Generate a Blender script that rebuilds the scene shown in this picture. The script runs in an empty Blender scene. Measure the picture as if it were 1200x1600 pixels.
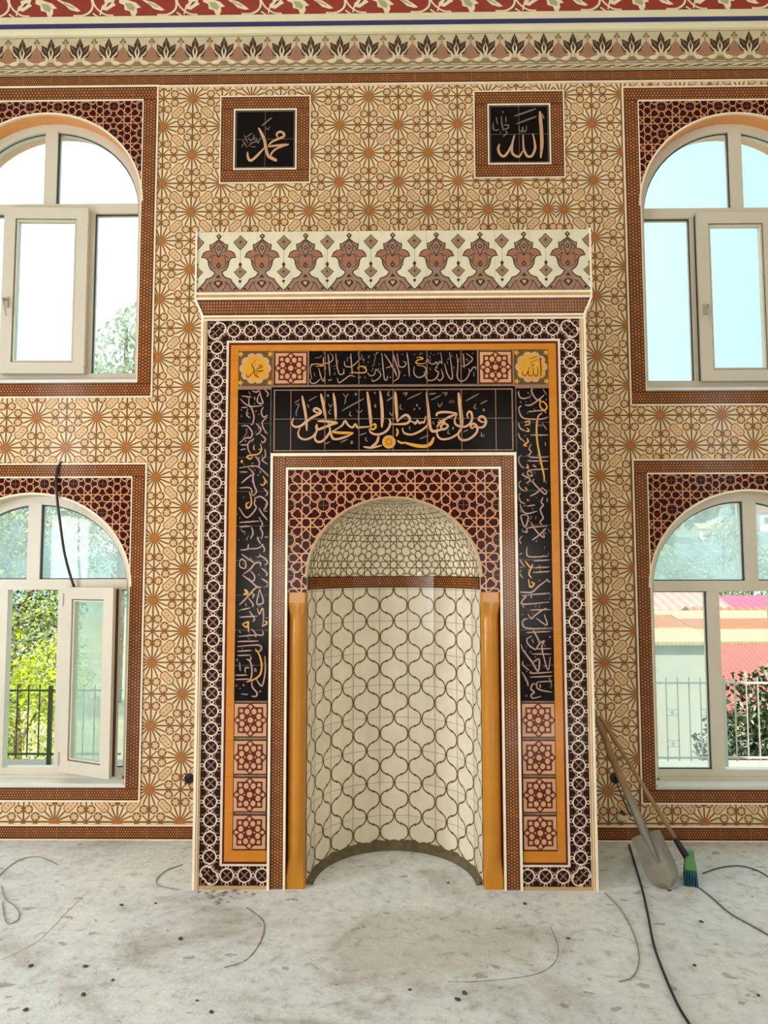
import bpy, math, random
from mathutils import Vector
from mathutils.geometry import tessellate_polygon
random.seed(7)
D = bpy.data
SC = bpy.context.scene
COL = SC.collection
PI = math.pi
sin, cos, rad = math.sin, math.cos, math.radians

# ------------------------------------------------------------------ camera
YAW, PITCH, ROLL = rad(0.73), rad(4.26), rad(-0.12)
FPX = 1156.0
CAM = Vector((0.0, -4.0, 1.68))
_f = Vector((-sin(YAW)*cos(PITCH), cos(YAW)*cos(PITCH), sin(PITCH)))
_r = Vector((cos(YAW), sin(YAW), 0))
_u = _r.cross(_f)
_r, _u = cos(ROLL)*_r + sin(ROLL)*_u, -sin(ROLL)*_r + cos(ROLL)*_u
cam = D.cameras.new('camera')
camo = D.objects.new('camera', cam)
COL.objects.link(camo)
from mathutils import Matrix
camo.matrix_world = Matrix(((_r.x, _u.x, -_f.x, CAM.x), (_r.y, _u.y, -_f.y, CAM.y), (_r.z, _u.z, -_f.z, CAM.z), (0, 0, 0, 1)))
cam.sensor_fit = 'VERTICAL'
cam.sensor_height = 36.0
cam.lens = FPX/1600*36.0
cam.clip_end = 500
SC.camera = camo

# ------------------------------------------------------------------ world, sun, lamps, exposure
SC.view_settings.view_transform = 'Standard'
SC.view_settings.look = 'None'
SC.view_settings.exposure = 0.06
SC.view_settings.gamma = 1.0
w = D.worlds.new('sky')
SC.world = w
w.use_nodes = True
nt = w.node_tree
nt.nodes.clear()
n_o = nt.nodes.new('ShaderNodeOutputWorld')
n_b = nt.nodes.new('ShaderNodeBackground')
n_r = nt.nodes.new('ShaderNodeValToRGB')
n_s = nt.nodes.new('ShaderNodeSeparateXYZ')
n_t = nt.nodes.new('ShaderNodeTexCoord')
nt.links.new(n_t.outputs['Generated'], n_s.inputs[0])
n_m = nt.nodes.new('ShaderNodeMath'); n_m.operation = 'MULTIPLY_ADD'
n_m.inputs[1].default_value = 0.5; n_m.inputs[2].default_value = 0.5
nt.links.new(n_s.outputs[0], n_m.inputs[0])
nt.links.new(n_m.outputs[0], n_r.inputs[0])
n_r.color_ramp.elements[0].position = 0.35
n_r.color_ramp.elements[0].color = (1, 1, 1, 1)
n_r.color_ramp.elements[1].position = 0.72
n_r.color_ramp.elements[1].color = (0.36, 0.76, 0.80, 1)
nt.links.new(n_r.outputs[0], n_b.inputs[0])
n_b.inputs[1].default_value = 1.9
nt.links.new(n_b.outputs[0], n_o.inputs[0])

def lamp(name, kind, loc, energy, color=(1, 1, 1), direction=None, sx=1, sy=1):
    l = D.lights.new(name, kind)
    l.energy = energy
    l.color = color
    if kind == 'AREA':
        l.shape = 'RECTANGLE'; l.size = sx; l.size_y = sy
    o = D.objects.new(name, l)
    o.location = loc
    o.rotation_euler = Vector(direction).to_track_quat('-Z', 'Y').to_euler()
    COL.objects.link(o)
    return l
sun = lamp('sun', 'SUN', (6, -6, 12), 9.0, (1.0, 0.93, 0.80), (-0.62, 0.42, -0.66))
sun.angle = rad(0.5)
# area lamps added inside the plain hall walls, standing in for unseen windows
for xx, zz, ee in ((-2.3, 1.3, 44), (2.3, 1.3, 44), (-2.3, 3.8, 14), (2.3, 3.8, 14)):
    lamp('window_stand_in', 'AREA', (xx, -10.8, zz), ee, (1.0, 0.96, 0.90), (0, 1, 0), 1.3, 1.9)
for yy in (-2.4, -5.6):
    lamp('window_stand_in', 'AREA', (-4.93, yy, 1.5), 112, (0.94, 0.98, 1.0), (1, 0, 0), 1.3, 1.9)
    lamp('window_stand_in', 'AREA', (-4.93, yy, 3.8), 30, (0.96, 0.98, 1.0), (1, 0, 0), 1.3, 1.6)
    lamp('window_stand_in', 'AREA', (4.93, yy, 1.5), 6, (0.94, 0.98, 1.0), (-1, 0, 0), 1.3, 1.9)
    lamp('window_stand_in', 'AREA', (4.93, yy, 3.8), 6, (0.96, 0.98, 1.0), (-1, 0, 0), 1.3, 1.6)

# ------------------------------------------------------------------ helpers
def ray(px, py):
    return (px-600)/FPX*_r + (800-py)/FPX*_u + _f
def P(px, py, Y):
    d = ray(px, py)
    return CAM + d*((Y-CAM.y)/d.y)
def PFL(px, py, z=0.0):
    d = ray(px, py)
    return CAM + d*((z-CAM.z)/d.z)
def lin(c):
    c = c/255.0
    return c/12.92 if c <= 0.04045 else ((c+0.055)/1.055)**2.4
def rgb(r, g, b):
    return (lin(r), lin(g), lin(b), 1)
MATS = {}
def mat(name, col, rough=0.5, metal=0.0, spec=0.5, noise=None, bump=0.0, bscale=60, coat=0.0):
    """principled material with a procedural colour variation (noise = (scale, amount)) and bump"""
    if name in MATS: return MATS[name]
    m = D.materials.new(name); m.use_nodes = True
    t = m.node_tree; b = t.nodes['Principled BSDF']
    c = rgb(*col)
    b.inputs['Base Color'].default_value = c
    b.inputs['Roughness'].default_value = rough
    b.inputs['Metallic'].default_value = metal
    b.inputs['Specular IOR Level'].default_value = spec
    tc = t.nodes.new('ShaderNodeTexCoord')
    if noise:
        n = t.nodes.new('ShaderNodeTexNoise'); n.inputs['Scale'].default_value = noise[0]; n.inputs['Detail'].default_value = 5
        t.links.new(tc.outputs['Object'], n.inputs['Vector'])
        r = t.nodes.new('ShaderNodeValToRGB')
        a = noise[1]
        r.color_ramp.elements[0].position = 0.3; r.color_ramp.elements[1].position = 0.7
        r.color_ramp.elements[0].color = tuple(x*(1-a) for x in c[:3])+(1,)
        r.color_ramp.elements[1].color = tuple(min(1, x*(1+a)) for x in c[:3])+(1,)
        t.links.new(n.outputs['Fac'], r.inputs[0])
        t.links.new(r.outputs[0], b.inputs['Base Color'])
    if bump:
        n = t.nodes.new('ShaderNodeTexNoise'); n.inputs['Scale'].default_value = bscale; n.inputs['Detail'].default_value = 6
        t.links.new(tc.outputs['Object'], n.inputs['Vector'])
        bp = t.nodes.new('ShaderNodeBump'); bp.inputs['Strength'].default_value = bump; bp.inputs['Distance'].default_value = 0.01
        t.links.new(n.outputs['Fac'], bp.inputs['Height'])
        t.links.new(bp.outputs[0], b.inputs['Normal'])
    MATS[name] = m
    return m
def glaze(name, col, rough=0.13, noise=(9, 0.07), spec=0.28):
    return mat(name, col, rough, 0, spec, noise, 0.02, 14)
def glass(name, haze, hazecol=(0.8, 0.9, 0.9), gloss=0.025):
    m = D.materials.new(name); m.use_nodes = True
    t = m.node_tree; t.nodes.clear()
    o = t.nodes.new('ShaderNodeOutputMaterial')
    tr = t.nodes.new('ShaderNodeBsdfTransparent'); tr.inputs[0].default_value = (0.93, 0.97, 0.96, 1)
    df = t.nodes.new('ShaderNodeBsdfTranslucent'); df.inputs[0].default_value = hazecol+(1,)
    gl = t.nodes.new('ShaderNodeBsdfGlossy'); gl.inputs['Roughness'].default_value = 0.02
    n = t.nodes.new('ShaderNodeTexNoise'); n.inputs['Scale'].default_value = 6; n.inputs['Detail'].default_value = 6
    mr = t.nodes.new('ShaderNodeMapRange')
    mr.inputs['From Min'].default_value = 0.3; mr.inputs['From Max'].default_value = 0.7
    mr.inputs['To Min'].default_value = haze*0.6; mr.inputs['To Max'].default_value = haze*1.4
    tc = t.nodes.new('ShaderNodeTexCoord')
    t.links.new(tc.outputs['Object'], n.inputs['Vector'])
    t.links.new(n.outputs['Fac'], mr.inputs[0])
    m1 = t.nodes.new('ShaderNodeMixShader'); m2 = t.nodes.new('ShaderNodeMixShader')
    t.links.new(mr.outputs[0], m1.inputs[0]); t.links.new(tr.outputs[0], m1.inputs[1]); t.links.new(df.outputs[0], m1.inputs[2])
    m2.inputs[0].default_value = gloss
    t.links.new(m1.outputs[0], m2.inputs[1]); t.links.new(gl.outputs[0], m2.inputs[2])
    t.links.new(m2.outputs[0], o.inputs[0])
    MATS[name] = m
    return m

def tag(o, label=None, cat=None, group=None, kind=None):
    if label: o['label'] = label
    if cat: o['category'] = cat
    if group: o['group'] = group
    if kind: o['kind'] = kind
    return o
def empty(name, loc=(0, 0, 0), parent=None):
    o = D.objects.new(name, None); o.empty_display_size = 0.1
    COL.objects.link(o); o.location = loc
    if parent: o.parent = parent
    return o

class MB:
    """collects faces with a material each; build() links ONE mesh object"""
    def __init__(s): s.v = []; s.f = []; s.m = []; s.sm = []
    def poly(s, pts, m, smooth=False):
        i = len(s.v); s.v += [tuple(p) for p in pts]
        s.f.append(tuple(range(i, i+len(pts)))); s.m.append(m); s.sm.append(smooth)
    def grid(s, rows, m, smooth=True, close=False):
        i = len(s.v); n = len(rows[0])
        for r in rows: s.v += [tuple(p) for p in r]
        for a in range(len(rows)-1):
            for b in range(n if close else n-1):
                c = (b+1) % n
                s.f.append((i+a*n+b, i+a*n+c, i+(a+1)*n+c, i+(a+1)*n+b)); s.m.append(m); s.sm.append(smooth)
    def box(s, x0, x1, y0, y1, z0, z1, m):
        c = [(x0, y0, z0), (x1, y0, z0), (x1, y1, z0), (x0, y1, z0), (x0, y0, z1), (x1, y0, z1), (x1, y1, z1), (x0, y1, z1)]
        i = len(s.v); s.v += c
        for q in ((0, 3, 2, 1), (4, 5, 6, 7), (0, 1, 5, 4), (1, 2, 6, 5), (2, 3, 7, 6), (3, 0, 4, 7)):
            s.f.append(tuple(i+k for k in q)); s.m.append(m); s.sm.append(False)
    def tube(s, pts, r, m, n=8, caps=True):
        pts = [Vector(p) for p in pts]
        rows = []
        for i, p in enumerate(pts):
            a = pts[max(0, i-1)]; b = pts[min(len(pts)-1, i+1)]
            t = (b-a).normalized()
            ref = Vector((0, 0, 1)) if abs(t.z) < 0.9 else Vector((1, 0, 0))
            x = t.cross(ref).normalized(); y = x.cross(t)
            rr = r[i] if isinstance(r, (list, tuple)) else r
            rows.append([p + (x*cos(2*PI*k/n) + y*sin(2*PI*k/n))*rr for k in range(n)])
        s.grid(rows, m, True, True)
        if caps:
            s.poly(rows[0][::-1], m); s.poly(rows[-1], m)
    def build(s, name, parent=None, loc=None):
        me = D.meshes.new(name)
        me.from_pydata(s.v, [], s.f)
        names = []
        for q in s.m:
            if q not in names: names.append(q)
        for q in names: me.materials.append(MATS[q])
        me.polygons.foreach_set('material_index', [names.index(q) for q in s.m])
        me.polygons.foreach_set('use_smooth', s.sm)
        me.update()
        o = D.objects.new(name, me); COL.objects.link(o)
        if loc: o.location = loc
        if parent: o.parent = parent
        return o

# ---- flat ornament kit: polygons in (u, v) with a material and a layer, clipped and mapped onto a surface
def area2(p):
    return sum(p[i][0]*p[(i+1) % len(p)][1]-p[(i+1) % len(p)][0]*p[i][1] for i in range(len(p)))
def half(poly, a, b, keep_left=True):
    out = []
    n = len(poly)
    sg = 1 if keep_left else -1
    def sd(p): return sg*((b[0]-a[0])*(p[1]-a[1])-(b[1]-a[1])*(p[0]-a[0]))
    for i in range(n):
        p, q = poly[i], poly[(i+1) % n]
        dp, dq = sd(p), sd(q)
        if dp >= 0: out.append(p)
        if (dp > 0 and dq < 0) or (dp < 0 and dq > 0):
            t = dp/(dp-dq); out.append((p[0]+(q[0]-p[0])*t, p[1]+(q[1]-p[1])*t))
    return out if len(out) >= 3 and abs(area2(out)) > 1e-9 else []
def bbox(p):
    xs = [q[0] for q in p]; ys = [q[1] for q in p]
    return min(xs), min(ys), max(xs), max(ys)
def rectp(x0, y0, x1, y1): return [(x0, y0), (x1, y0), (x1, y1), (x0, y1)]
def clip_in(poly, conv):
    for i in range(len(conv)):
        poly = half(poly, conv[i], conv[(i+1) % len(conv)])
        if not poly: return []
    return poly
def clip_out(poly, conv):
    out = []
    for i in range(len(conv)):
        a, b = conv[i], conv[(i+1) % len(conv)]
        o = half(poly, a, b, False)
        if o: out.append(o)
        poly = half(poly, a, b)
        if not poly: break
    return out
class Pat:
    def __init__(s): s.p = []
    def poly(s, pts, m, l=1, convex=True):
        pts = [(float(a), float(b)) for a, b in pts]
        if not convex:
            tri = tessellate_polygon([[Vector((a, b, 0)) for a, b in pts]])
            for t in tri: s.p.append(([pts[k] for k in t], m, l))
        else: s.p.append((pts, m, l))
    def line(s, a, b, w, m, l=1):
        dx, dy = b[0]-a[0], b[1]-a[1]; d = math.hypot(dx, dy) or 1
        nx, ny = -dy/d*w/2, dx/d*w/2
        s.poly([(a[0]+nx, a[1]+ny), (b[0]+nx, b[1]+ny), (b[0]-nx, b[1]-ny), (a[0]-nx, a[1]-ny)], m, l)
    def ribbon(s, pts, ws, m, l=1):
        n = len(pts); L = []; R = []
        for i in range(n):
            a = pts[max(0, i-1)]; b = pts[min(n-1, i+1)]
            dx, dy = b[0]-a[0], b[1]-a[1]; d = math.hypot(dx, dy) or 1
            wv = (ws[i] if isinstance(ws, list) else ws)/2
            L.append((pts[i][0]-dy/d*wv, pts[i][1]+dx/d*wv)); R.append((pts[i][0]+dy/d*wv, pts[i][1]-dx/d*wv))
        for i in range(n-1): s.poly([L[i], L[i+1], R[i+1], R[i]], m, l)
    def closed(s, pts, w, m, l=1):
        for i in range(len(pts)): s.line(pts[i], pts[(i+1) % len(pts)], w, m, l)
    def disc(s, c, r, m, l=1, n=10, a0=0.0, rx=None):
        s.poly([(c[0]+(rx or r)*cos(a0+2*PI*k/n), c[1]+r*sin(a0+2*PI*k/n)) for k in range(n)], m, l)
    def ring(s, c, r, w, m, l=1, n=12, a0=0.0):
        for k in range(n):
            a, b = a0+2*PI*k/n, a0+2*PI*(k+1)/n
            s.poly([(c[0]+q*cos(t), c[1]+q*sin(t)) for q, t in ((r-w/2, a), (r+w/2, a), (r+w/2, b), (r-w/2, b))], m, l)
    def star(s, c, r1, r2, n, m, l=1, a0=0.0):
        pts = []
        for k in range(2*n):
            r = r1 if k % 2 == 0 else r2
            pts.append((c[0]+r*cos(a0+PI*k/n), c[1]+r*sin(a0+PI*k/n)))
        for k in range(n):
            s.poly([c, pts[2*k-1], pts[2*k], pts[2*k+1]], m, l)
    def brush(s, pts, w, m, l=1, seg=5, ends=0.4):
        q = spline(pts, seg); n = len(q)
        ws = [w*(ends+(1-ends)*min(1, 4*min(i, n-1-i)/max(1, n-1))) for i in range(n)]
        s.ribbon(q, ws, m, l)
    def add(s, other, fn):
        for pts, m, l in other.p: s.p.append(([fn(a, b) for a, b in pts], m, l))
    def clip(s, inside=None, outside=()):
        res = []
        ob = [(c, bbox(c)) for c in outside]
        ib = bbox(inside) if inside else None
        for pts, m, l in s.p:
            bb = bbox(pts)
            if inside:
                if bb[2] <= ib[0] or bb[0] >= ib[2] or bb[3] <= ib[1] or bb[1] >= ib[3]: continue
                q = clip_in(pts if area2(pts) > 0 else pts[::-1], inside)
                if not q: continue
            else: q = pts
            qs = [q]
            for c, b in ob:
                if bb[2] <= b[0] or bb[0] >= b[2] or bb[3] <= b[1] or bb[1] >= b[3]: continue
                qs = [z for y in qs for z in clip_out(y if area2(y) > 0 else y[::-1], c)]
            for z in qs: res.append((z, m, l))
        s.p = res
        return s
    def emit(s, mb, fn, flip=False):
        for i, (pts, m, l) in enumerate(s.p):
            q = pts if area2(pts) > 0 else pts[::-1]
            if flip: q = q[::-1]
            k = l+0.03*(i % 29)     # crossing straps never share a plane
            mb.poly([fn(a, b, k) for a, b in q], m)
EPS = 0.0005
def flat(yf): return lambda u, v, l: (u, yf-l*EPS, v)
def spline(pts, seg=5):
    if len(pts) < 3:
        (a, b) = pts
        return [(a[0]+(b[0]-a[0])*t/seg, a[1]+(b[1]-a[1])*t/seg) for t in range(seg+1)]
    out = []
    n = len(pts)
    for i in range(n-1):
        p0, p1, p2, p3 = pts[max(0, i-1)], pts[i], pts[i+1], pts[min(n-1, i+2)]
        for k in range(seg):
            t = k/seg
            out.append(tuple(0.5*(2*p1[j]+(p2[j]-p0[j])*t+(2*p0[j]-5*p1[j]+4*p2[j]-p3[j])*t*t+(3*p1[j]-p0[j]-3*p2[j]+p3[j])*t**3) for j in range(len(p1))))
    out.append(tuple(pts[-1]))
    return out
def strokes(txt):
    """'w:x,y x,y ...;' -> list of (width, points); a leading letter picks the colour"""
    res = []
    for s in txt.replace('\n', ' ').split(';'):
        s = s.strip()
        if not s: continue
        m = 'peach'
        if s[0] == 'g': m = 'gold'; s = s[1:]
        elif s[0] == 'k': m = 'lettergrey'; s = s[1:]
        w = 1.0
        if ':' in s: a, s = s.split(':'); w = float(a) if a else 1.0
        res.append((w, m, [tuple(float(c) for c in q.split(',')) for q in s.split()]))
    return res
# ------------------------------------------------------------------ materials
glaze('cream_tile', (236, 210, 172)); glaze('star_brown', (132, 92, 50)); glaze('star_rust', (180, 112, 52)); glaze('roundel_tan', (222, 184, 140))
glaze('border_brown', (108, 58, 28)); glaze('border_dot', (190, 134, 80)); glaze('border_rust', (150, 66, 30)); glaze('border_edge', (84, 44, 24))
glaze('maroon', (56, 16, 14), spec=0.12); glaze('maroon_line', (212, 150, 112)); glaze('gold_line', (214, 150, 84))
glaze('black_tile', (14, 9, 9), spec=0.12); glaze('black_ring', (40, 20, 18), spec=0.15); glaze('ring_white', (230, 208, 190)); glaze('ring_tan', (150, 112, 92))
glaze('orange_tile', (204, 126, 32), spec=0.4); glaze('amber', (194, 128, 36), spec=0.4); glaze('orange_deep', (184, 106, 22)); glaze('white_trim', (250, 232, 206)); glaze('tan_trim', (196, 158, 112))
glaze('pink_tan', (206, 156, 118)); glaze('star_maroon', (96, 32, 16)); glaze('peach', (208, 160, 122)); glaze('rose_letter', (176, 140, 124)); glaze('gold', (218, 156, 60)); glaze('lettergrey', (128, 108, 98))
glaze('grout', (140, 118, 104)); glaze('roundel_gold', (214, 156, 44)); glaze('roundel_ground', (104, 78, 42))
glaze('ivory_tile', (222, 213, 186)); glaze('crest_dark', (70, 44, 32)); glaze('crest_taupe', (152, 122, 104)); glaze('crest_rust', (158, 106, 80)); glaze('crest_green', (150, 138, 108))
glaze('niche_cream', (236, 226, 204), 0.12); glaze('niche_brown', (112, 84, 50)); glaze('niche_joint', (176, 158, 122)); glaze('dome_cream', (250, 234, 204)); glaze('dome_brown', (118, 90, 52))
glaze('frieze_ground', (206, 192, 160)); glaze('frieze_dark', (74, 52, 40)); glaze('frieze_mauve', (168, 122, 98)); glaze('frieze_light', (232, 216, 182)); glaze('frieze_tan', (150, 124, 92))
mat('cornice_cream', (236, 226, 190), 0.6, noise=(3, 0.05)); mat('cornice_blue', (46, 48, 104), 0.6); mat('painted_red', (152, 54, 40), 0.6, noise=(5, 0.08))
mat('painted_cream', (244, 226, 196), 0.6); mat('painted_green', (172, 180, 128), 0.6); mat('painted_dark', (54, 62, 48), 0.6); mat('painted_shade', (112, 58, 40), 0.6)
mat('reveal_orange', (226, 152, 84), 0.35, noise=(4, 0.08)); mat('reveal_beige', (226, 200, 164), 0.4, noise=(4, 0.08))
mat('plaster', (222, 212, 192), 0.8, noise=(2, 0.06)); mat('mortar_dark', (108, 98, 72), 0.95, noise=(30, 0.25), bump=0.6, bscale=50); mat('mortar', (150, 140, 120), 0.9, noise=(30, 0.2), bump=0.5, bscale=50)
mat('pvc', (214, 206, 190), 0.35, noise=(3, 0.04)); mat('gasket', (58, 54, 56), 0.5); mat('sill_white', (226, 226, 222), 0.3, noise=(5, 0.06)); mat('handle_metal', (196, 190, 178), 0.3, 0.6)
mat('black_cable', (34, 32, 34), 0.5); mat('grey_cable', (88, 84, 80), 0.6); mat('black_plastic', (36, 26, 36), 0.5); mat('copper', (150, 92, 60), 0.4, 0.6)
glass('glass_clear', 0.08); glass('glass_haze', 0.38, (0.78, 0.90, 0.98)); glass('glass_light', 0.10, (0.85, 0.98, 0.98))
glass('glass_green', 0.36, (0.88, 0.95, 0.88))

TILE = 0.187
# ------------------------------------------------------------------ ornament patterns
def pat_band(L, W, seed=0):
    """fine lattice of small light hexagons and rust rosettes on brown, for the borders; runs along u"""
    p = Pat()
    rows = 4; dv = W*0.82/rows; du = dv*1.12
    n = int(L/du)
    for i in range(n+1):
        for r in range(rows):
            u = i*du+(0.5*du if r % 2 else 0); v = W*0.09+(r+0.5)*dv
            big = (i % 7 == 3 and r in (1, 2))
            if (i % 7 in (2, 4)) and r in (1, 2): p.disc((u, v), dv*0.42, 'border_rust', 1, 6)
            p.disc((u, v), dv*(0.40 if big else 0.33), 'border_dot', 2, 6, rx=dv*(0.34 if big else 0.27))
    p.line((0, W*0.05), (L, W*0.05), W*0.035, 'border_edge'); p.line((0, W*0.95), (L, W*0.95), W*0.035, 'border_edge')
    k = 1
    while k*TILE < L:
        p.line((k*TILE, 0), (k*TILE, W), 0.0016, 'border_dot', 3); k += 1
    return p.clip(rectp(0, 0, L, W))
def star_cell(p, cx, cz, h, big):
    """one star of the wall tiling: sixteen rays (big) or eight rays with its ring of eight roundels (small)"""
    wl = 0.0095
    if big:
        for k in range(16):
            a = 2*PI*k/16
            r = 0.46*h if k % 4 == 2 else (1.0*h if k % 4 == 0 else 0.50*h)
            p.line((cx, cz), (cx+r*cos(a), cz+r*sin(a)), wl if k % 4 else wl*1.1, 'star_brown', 1)
        p.star((cx, cz), 0.10*h, 0.035*h, 8, 'star_rust', 3)
        for k in range(16):
            a = 2*PI*k/16; p.line((cx, cz), (cx+0.15*h*cos(a), cz+0.15*h*sin(a)), wl*0.7, 'star_rust', 2)
    else:
        for k in range(8):
            a = 2*PI*k/8
            if k % 2: p.line((cx, cz), (cx+0.30*h*cos(a), cz+0.30*h*sin(a)), wl*0.85, 'star_brown', 1)
            a += PI/8
            c = (cx+0.415*h*cos(a), cz+0.415*h*sin(a))
            p.disc(c, 0.148*h, 'star_brown', 2, 10)
            p.star(c, 0.124*h, 0.078*h, 6, 'roundel_tan', 3, a)
        p.disc((cx, cz), 0.06*h, 'star_brown', 2, 8)
def pat_star(x0, z0, x1, z1, ox, oz, h):
    p = Pat()
    i0, i1 = math.floor((x0-ox)/h)-1, math.ceil((x1-ox)/h)+1
    j0, j1 = math.floor((z0-oz)/h)-1, math.ceil((z1-oz)/h)+1
    for i in range(i0, i1+1):
        for j in range(j0, j1+1):
            big = (i+j) % 2 == 0
            cx, cz = ox+i*h, oz+j*h
            star_cell(p, cx, cz, h, big)
            if True:     # the lozenge panels on the diagonals between two big stars
                if not big: continue
                for sx in (1, -1):
                    c = (cx+sx*h/2, cz+h/2)
                    d = (sx*0.7071, 0.7071); e = (-0.7071, sx*0.7071) if sx > 0 else (0.7071, 0.7071)
                    q = lambda a, b: (c[0]+(d[0]*a+e[0]*b)*h, c[1]+(d[1]*a+e[1]*b)*h)
                    for sc, m, l in ((1.0, 'star_brown', 2), (0.84, 'roundel_tan', 3)):
                        g = 0.02 if sc < 1 else 0
                        A, B = 0.245-g*1.3, 0.136-g*1.3
                        p.poly([q(-A, -B*0.55), q(-A*0.72, -B), q(A*0.72, -B), q(A, -B*0.55), q(A, B*0.55), q(A*0.72, B), q(-A*0.72, B), q(-A, B*0.55)], m, l)
                    for t in (-0.12, 0, 0.12):
                        p.disc(q(t, 0), 0.022*h, 'star_brown', 4, 6)
    return p
def pat_rosette(x0, z0, x1, z1, ox, oz, T, ln='maroon_line', dots=None, w=1.0, seams=True):
    """girih of eight-pointed stars: strap lines outlining petals and octagons, one star per tile T"""
    p = Pat()
    i0, i1 = math.floor((x0-ox)/T)-1, math.ceil((x1-ox)/T)+1
    j0, j1 = math.floor((z0-oz)/T)-1, math.ceil((z1-oz)/T)+1
    S = T/545.0
    W = 18*S*w
    for i in range(i0, i1+1):
        for j in range(j0, j1+1):
            cx, cz = ox+i*T, oz+j*T
            q = lambda a, b: (cx+a*S, cz+b*S)
            for s in (-68, 68):
                p.line(q(s, -205), q(s, 205), W, ln); p.line(q(-205, s), q(205, s), W, ln)
            for sx in (1, -1):
                for sz in (1, -1):
                    p.line(q(sx*68, sz*68), q(sx*150, sz*68), W, 'gold_line' if dots is None else ln, 2)
                    # crossing diagonals of the star
                    p.line(q(0, sz*100), q(sx*68, sz*165), W, ln); p.line(q(sx*100, 0), q(sx*165, sz*68), W, ln)
                    p.line(q(0, sz*100), q(sx*100, 0), W*0.9, ln)
                    # diagonal petals
                    h = [(68, 68), (150, 68), (215, 110), (220, 150), (150, 220), (110, 215), (68, 150)]
                    p.closed([q(sx*a, sz*b) for a, b in h], W, ln)
            for a, b in ((0, 1), (0, -1), (1, 0), (-1, 0)):
                h = [(-68, 165), (-60, 250), (0, 272), (60, 250), (68, 165)]
                pts = [(q(u, v*b) if a == 0 else q(v*a, u)) for u, v in h]
                for k in range(4): p.line(pts[k], pts[k+1], W, ln)
            # octagon at the tile corner
            c = q(272.5, 272.5)
            p.ring(c, 100*S, W, ln, 1, 12, PI/12)
            for k in range(4):
                a = PI/2*k
                for t in (-0.35, 0.35):
                    p.line((c[0]+108*S*cos(a+t), c[1]+108*S*sin(a+t)), (c[0]+175*S*cos(a+t*0.9), c[1]+175*S*sin(a+t*0.9)), W*0.8, ln)
            if seams:
                p.line((c[0], c[1]-95*S), (c[0], c[1]+95*S), 5*S, 'grout', 2); p.line((c[0]-95*S, c[1]), (c[0]+95*S, c[1]), 5*S, 'grout', 2)
    return p
def ring_unit(p, c, along, s=1.0, cross=True):
    """white ring with tan cross inside; along = unit vector of the chain"""
    ax, az = along; bx, bz = -az, ax
    H = 0.0468
    q = lambda a, b: (c[0]+ax*a+bx*b, c[1]+az*a+bz*b)
    p.ring(c, 0.0345, 0.0068, 'ring_white', 3, 16)
    for a in (PI/4, 3*PI/4):
        p.line((c[0]-0.027*cos(a), c[1]-0.027*sin(a)), (c[0]+0.027*cos(a), c[1]+0.027*sin(a)), 0.006, 'ring_tan', 2)
    for s in (1, -1):
        d = q(0, s*0.0455); p.ring(d, 0.0085, 0.0045, 'ring_white', 3, 8)
def ring_link(p, c, along):
    ax, az = along; bx, bz = -az, ax
    q = lambda a, b: (c[0]+ax*a+bx*b, c[1]+az*a+bz*b)
    p.ring(c, 0.0095, 0.005, 'ring_white', 4, 8)
    for s in (1, -1):
        pts = [q(-0.020, s*0.046), q(-0.022, s*0.030), q(0, s*0.014), q(0.022, s*0.030), q(0.020, s*0.046)]
        for k in range(4): p.line(pts[k], pts[k+1], 0.0055, 'ring_tan', 2)
def pat_ring_chain(a, b, n, skip=()):
    p = Pat()
    d = math.hypot(b[0]-a[0], b[1]-a[1]); al = ((b[0]-a[0])/d, (b[1]-a[1])/d)
    for k in range(n+1):
        if k not in skip: ring_unit(p, (a[0]+al[0]*d*k/n, a[1]+al[1]*d*k/n), al)
        if k < n: ring_link(p, (a[0]+al[0]*d*(k+.5)/n, a[1]+al[1]*d*(k+.5)/n), al)
    return p
def pat_ring_corner(cx, cz, sx, sz):
    """two-lobed ring in the corner; sx, sz point towards the outside"""
    p = Pat()
    c = [(cx+k*0.0125*sx, cz-k*0.0125*sz) for k in (-1, 1)]
    for a, b_ in ((0, 1), (1, 0)):
        q = Pat(); q.ring(c[a], 0.0345, 0.0068, 'ring_white', 3, 20)
        n = 20
        q.clip(None, [[(c[b_][0]+0.0335*cos(2*PI*k/n), c[b_][1]+0.0335*sin(2*PI*k/n)) for k in range(n)]])
        p.p += q.p
        for t in (PI/4, 3*PI/4): p.line((c[a][0]-0.02*cos(t), c[a][1]-0.02*sin(t)), (c[a][0]+0.02*cos(t), c[a][1]+0.02*sin(t)), 0.006, 'ring_tan', 2)
    o = (cx+sx*0.034, cz+sz*0.034)
    p.closed([(o[0]-0.012, o[1]-0.012), (o[0]+0.012, o[1]-0.012), (o[0]+0.012, o[1]+0.012), (o[0]-0.012, o[1]+0.012)], 0.005, 'ring_tan', 2)
    for d_ in ((-sx*0.002, sz*0.0455), (sx*0.0455, -sz*0.002)):
        p.ring((cx+d_[0], cz+d_[1]), 0.0085, 0.0045, 'ring_white', 3, 8)
    return p
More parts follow.
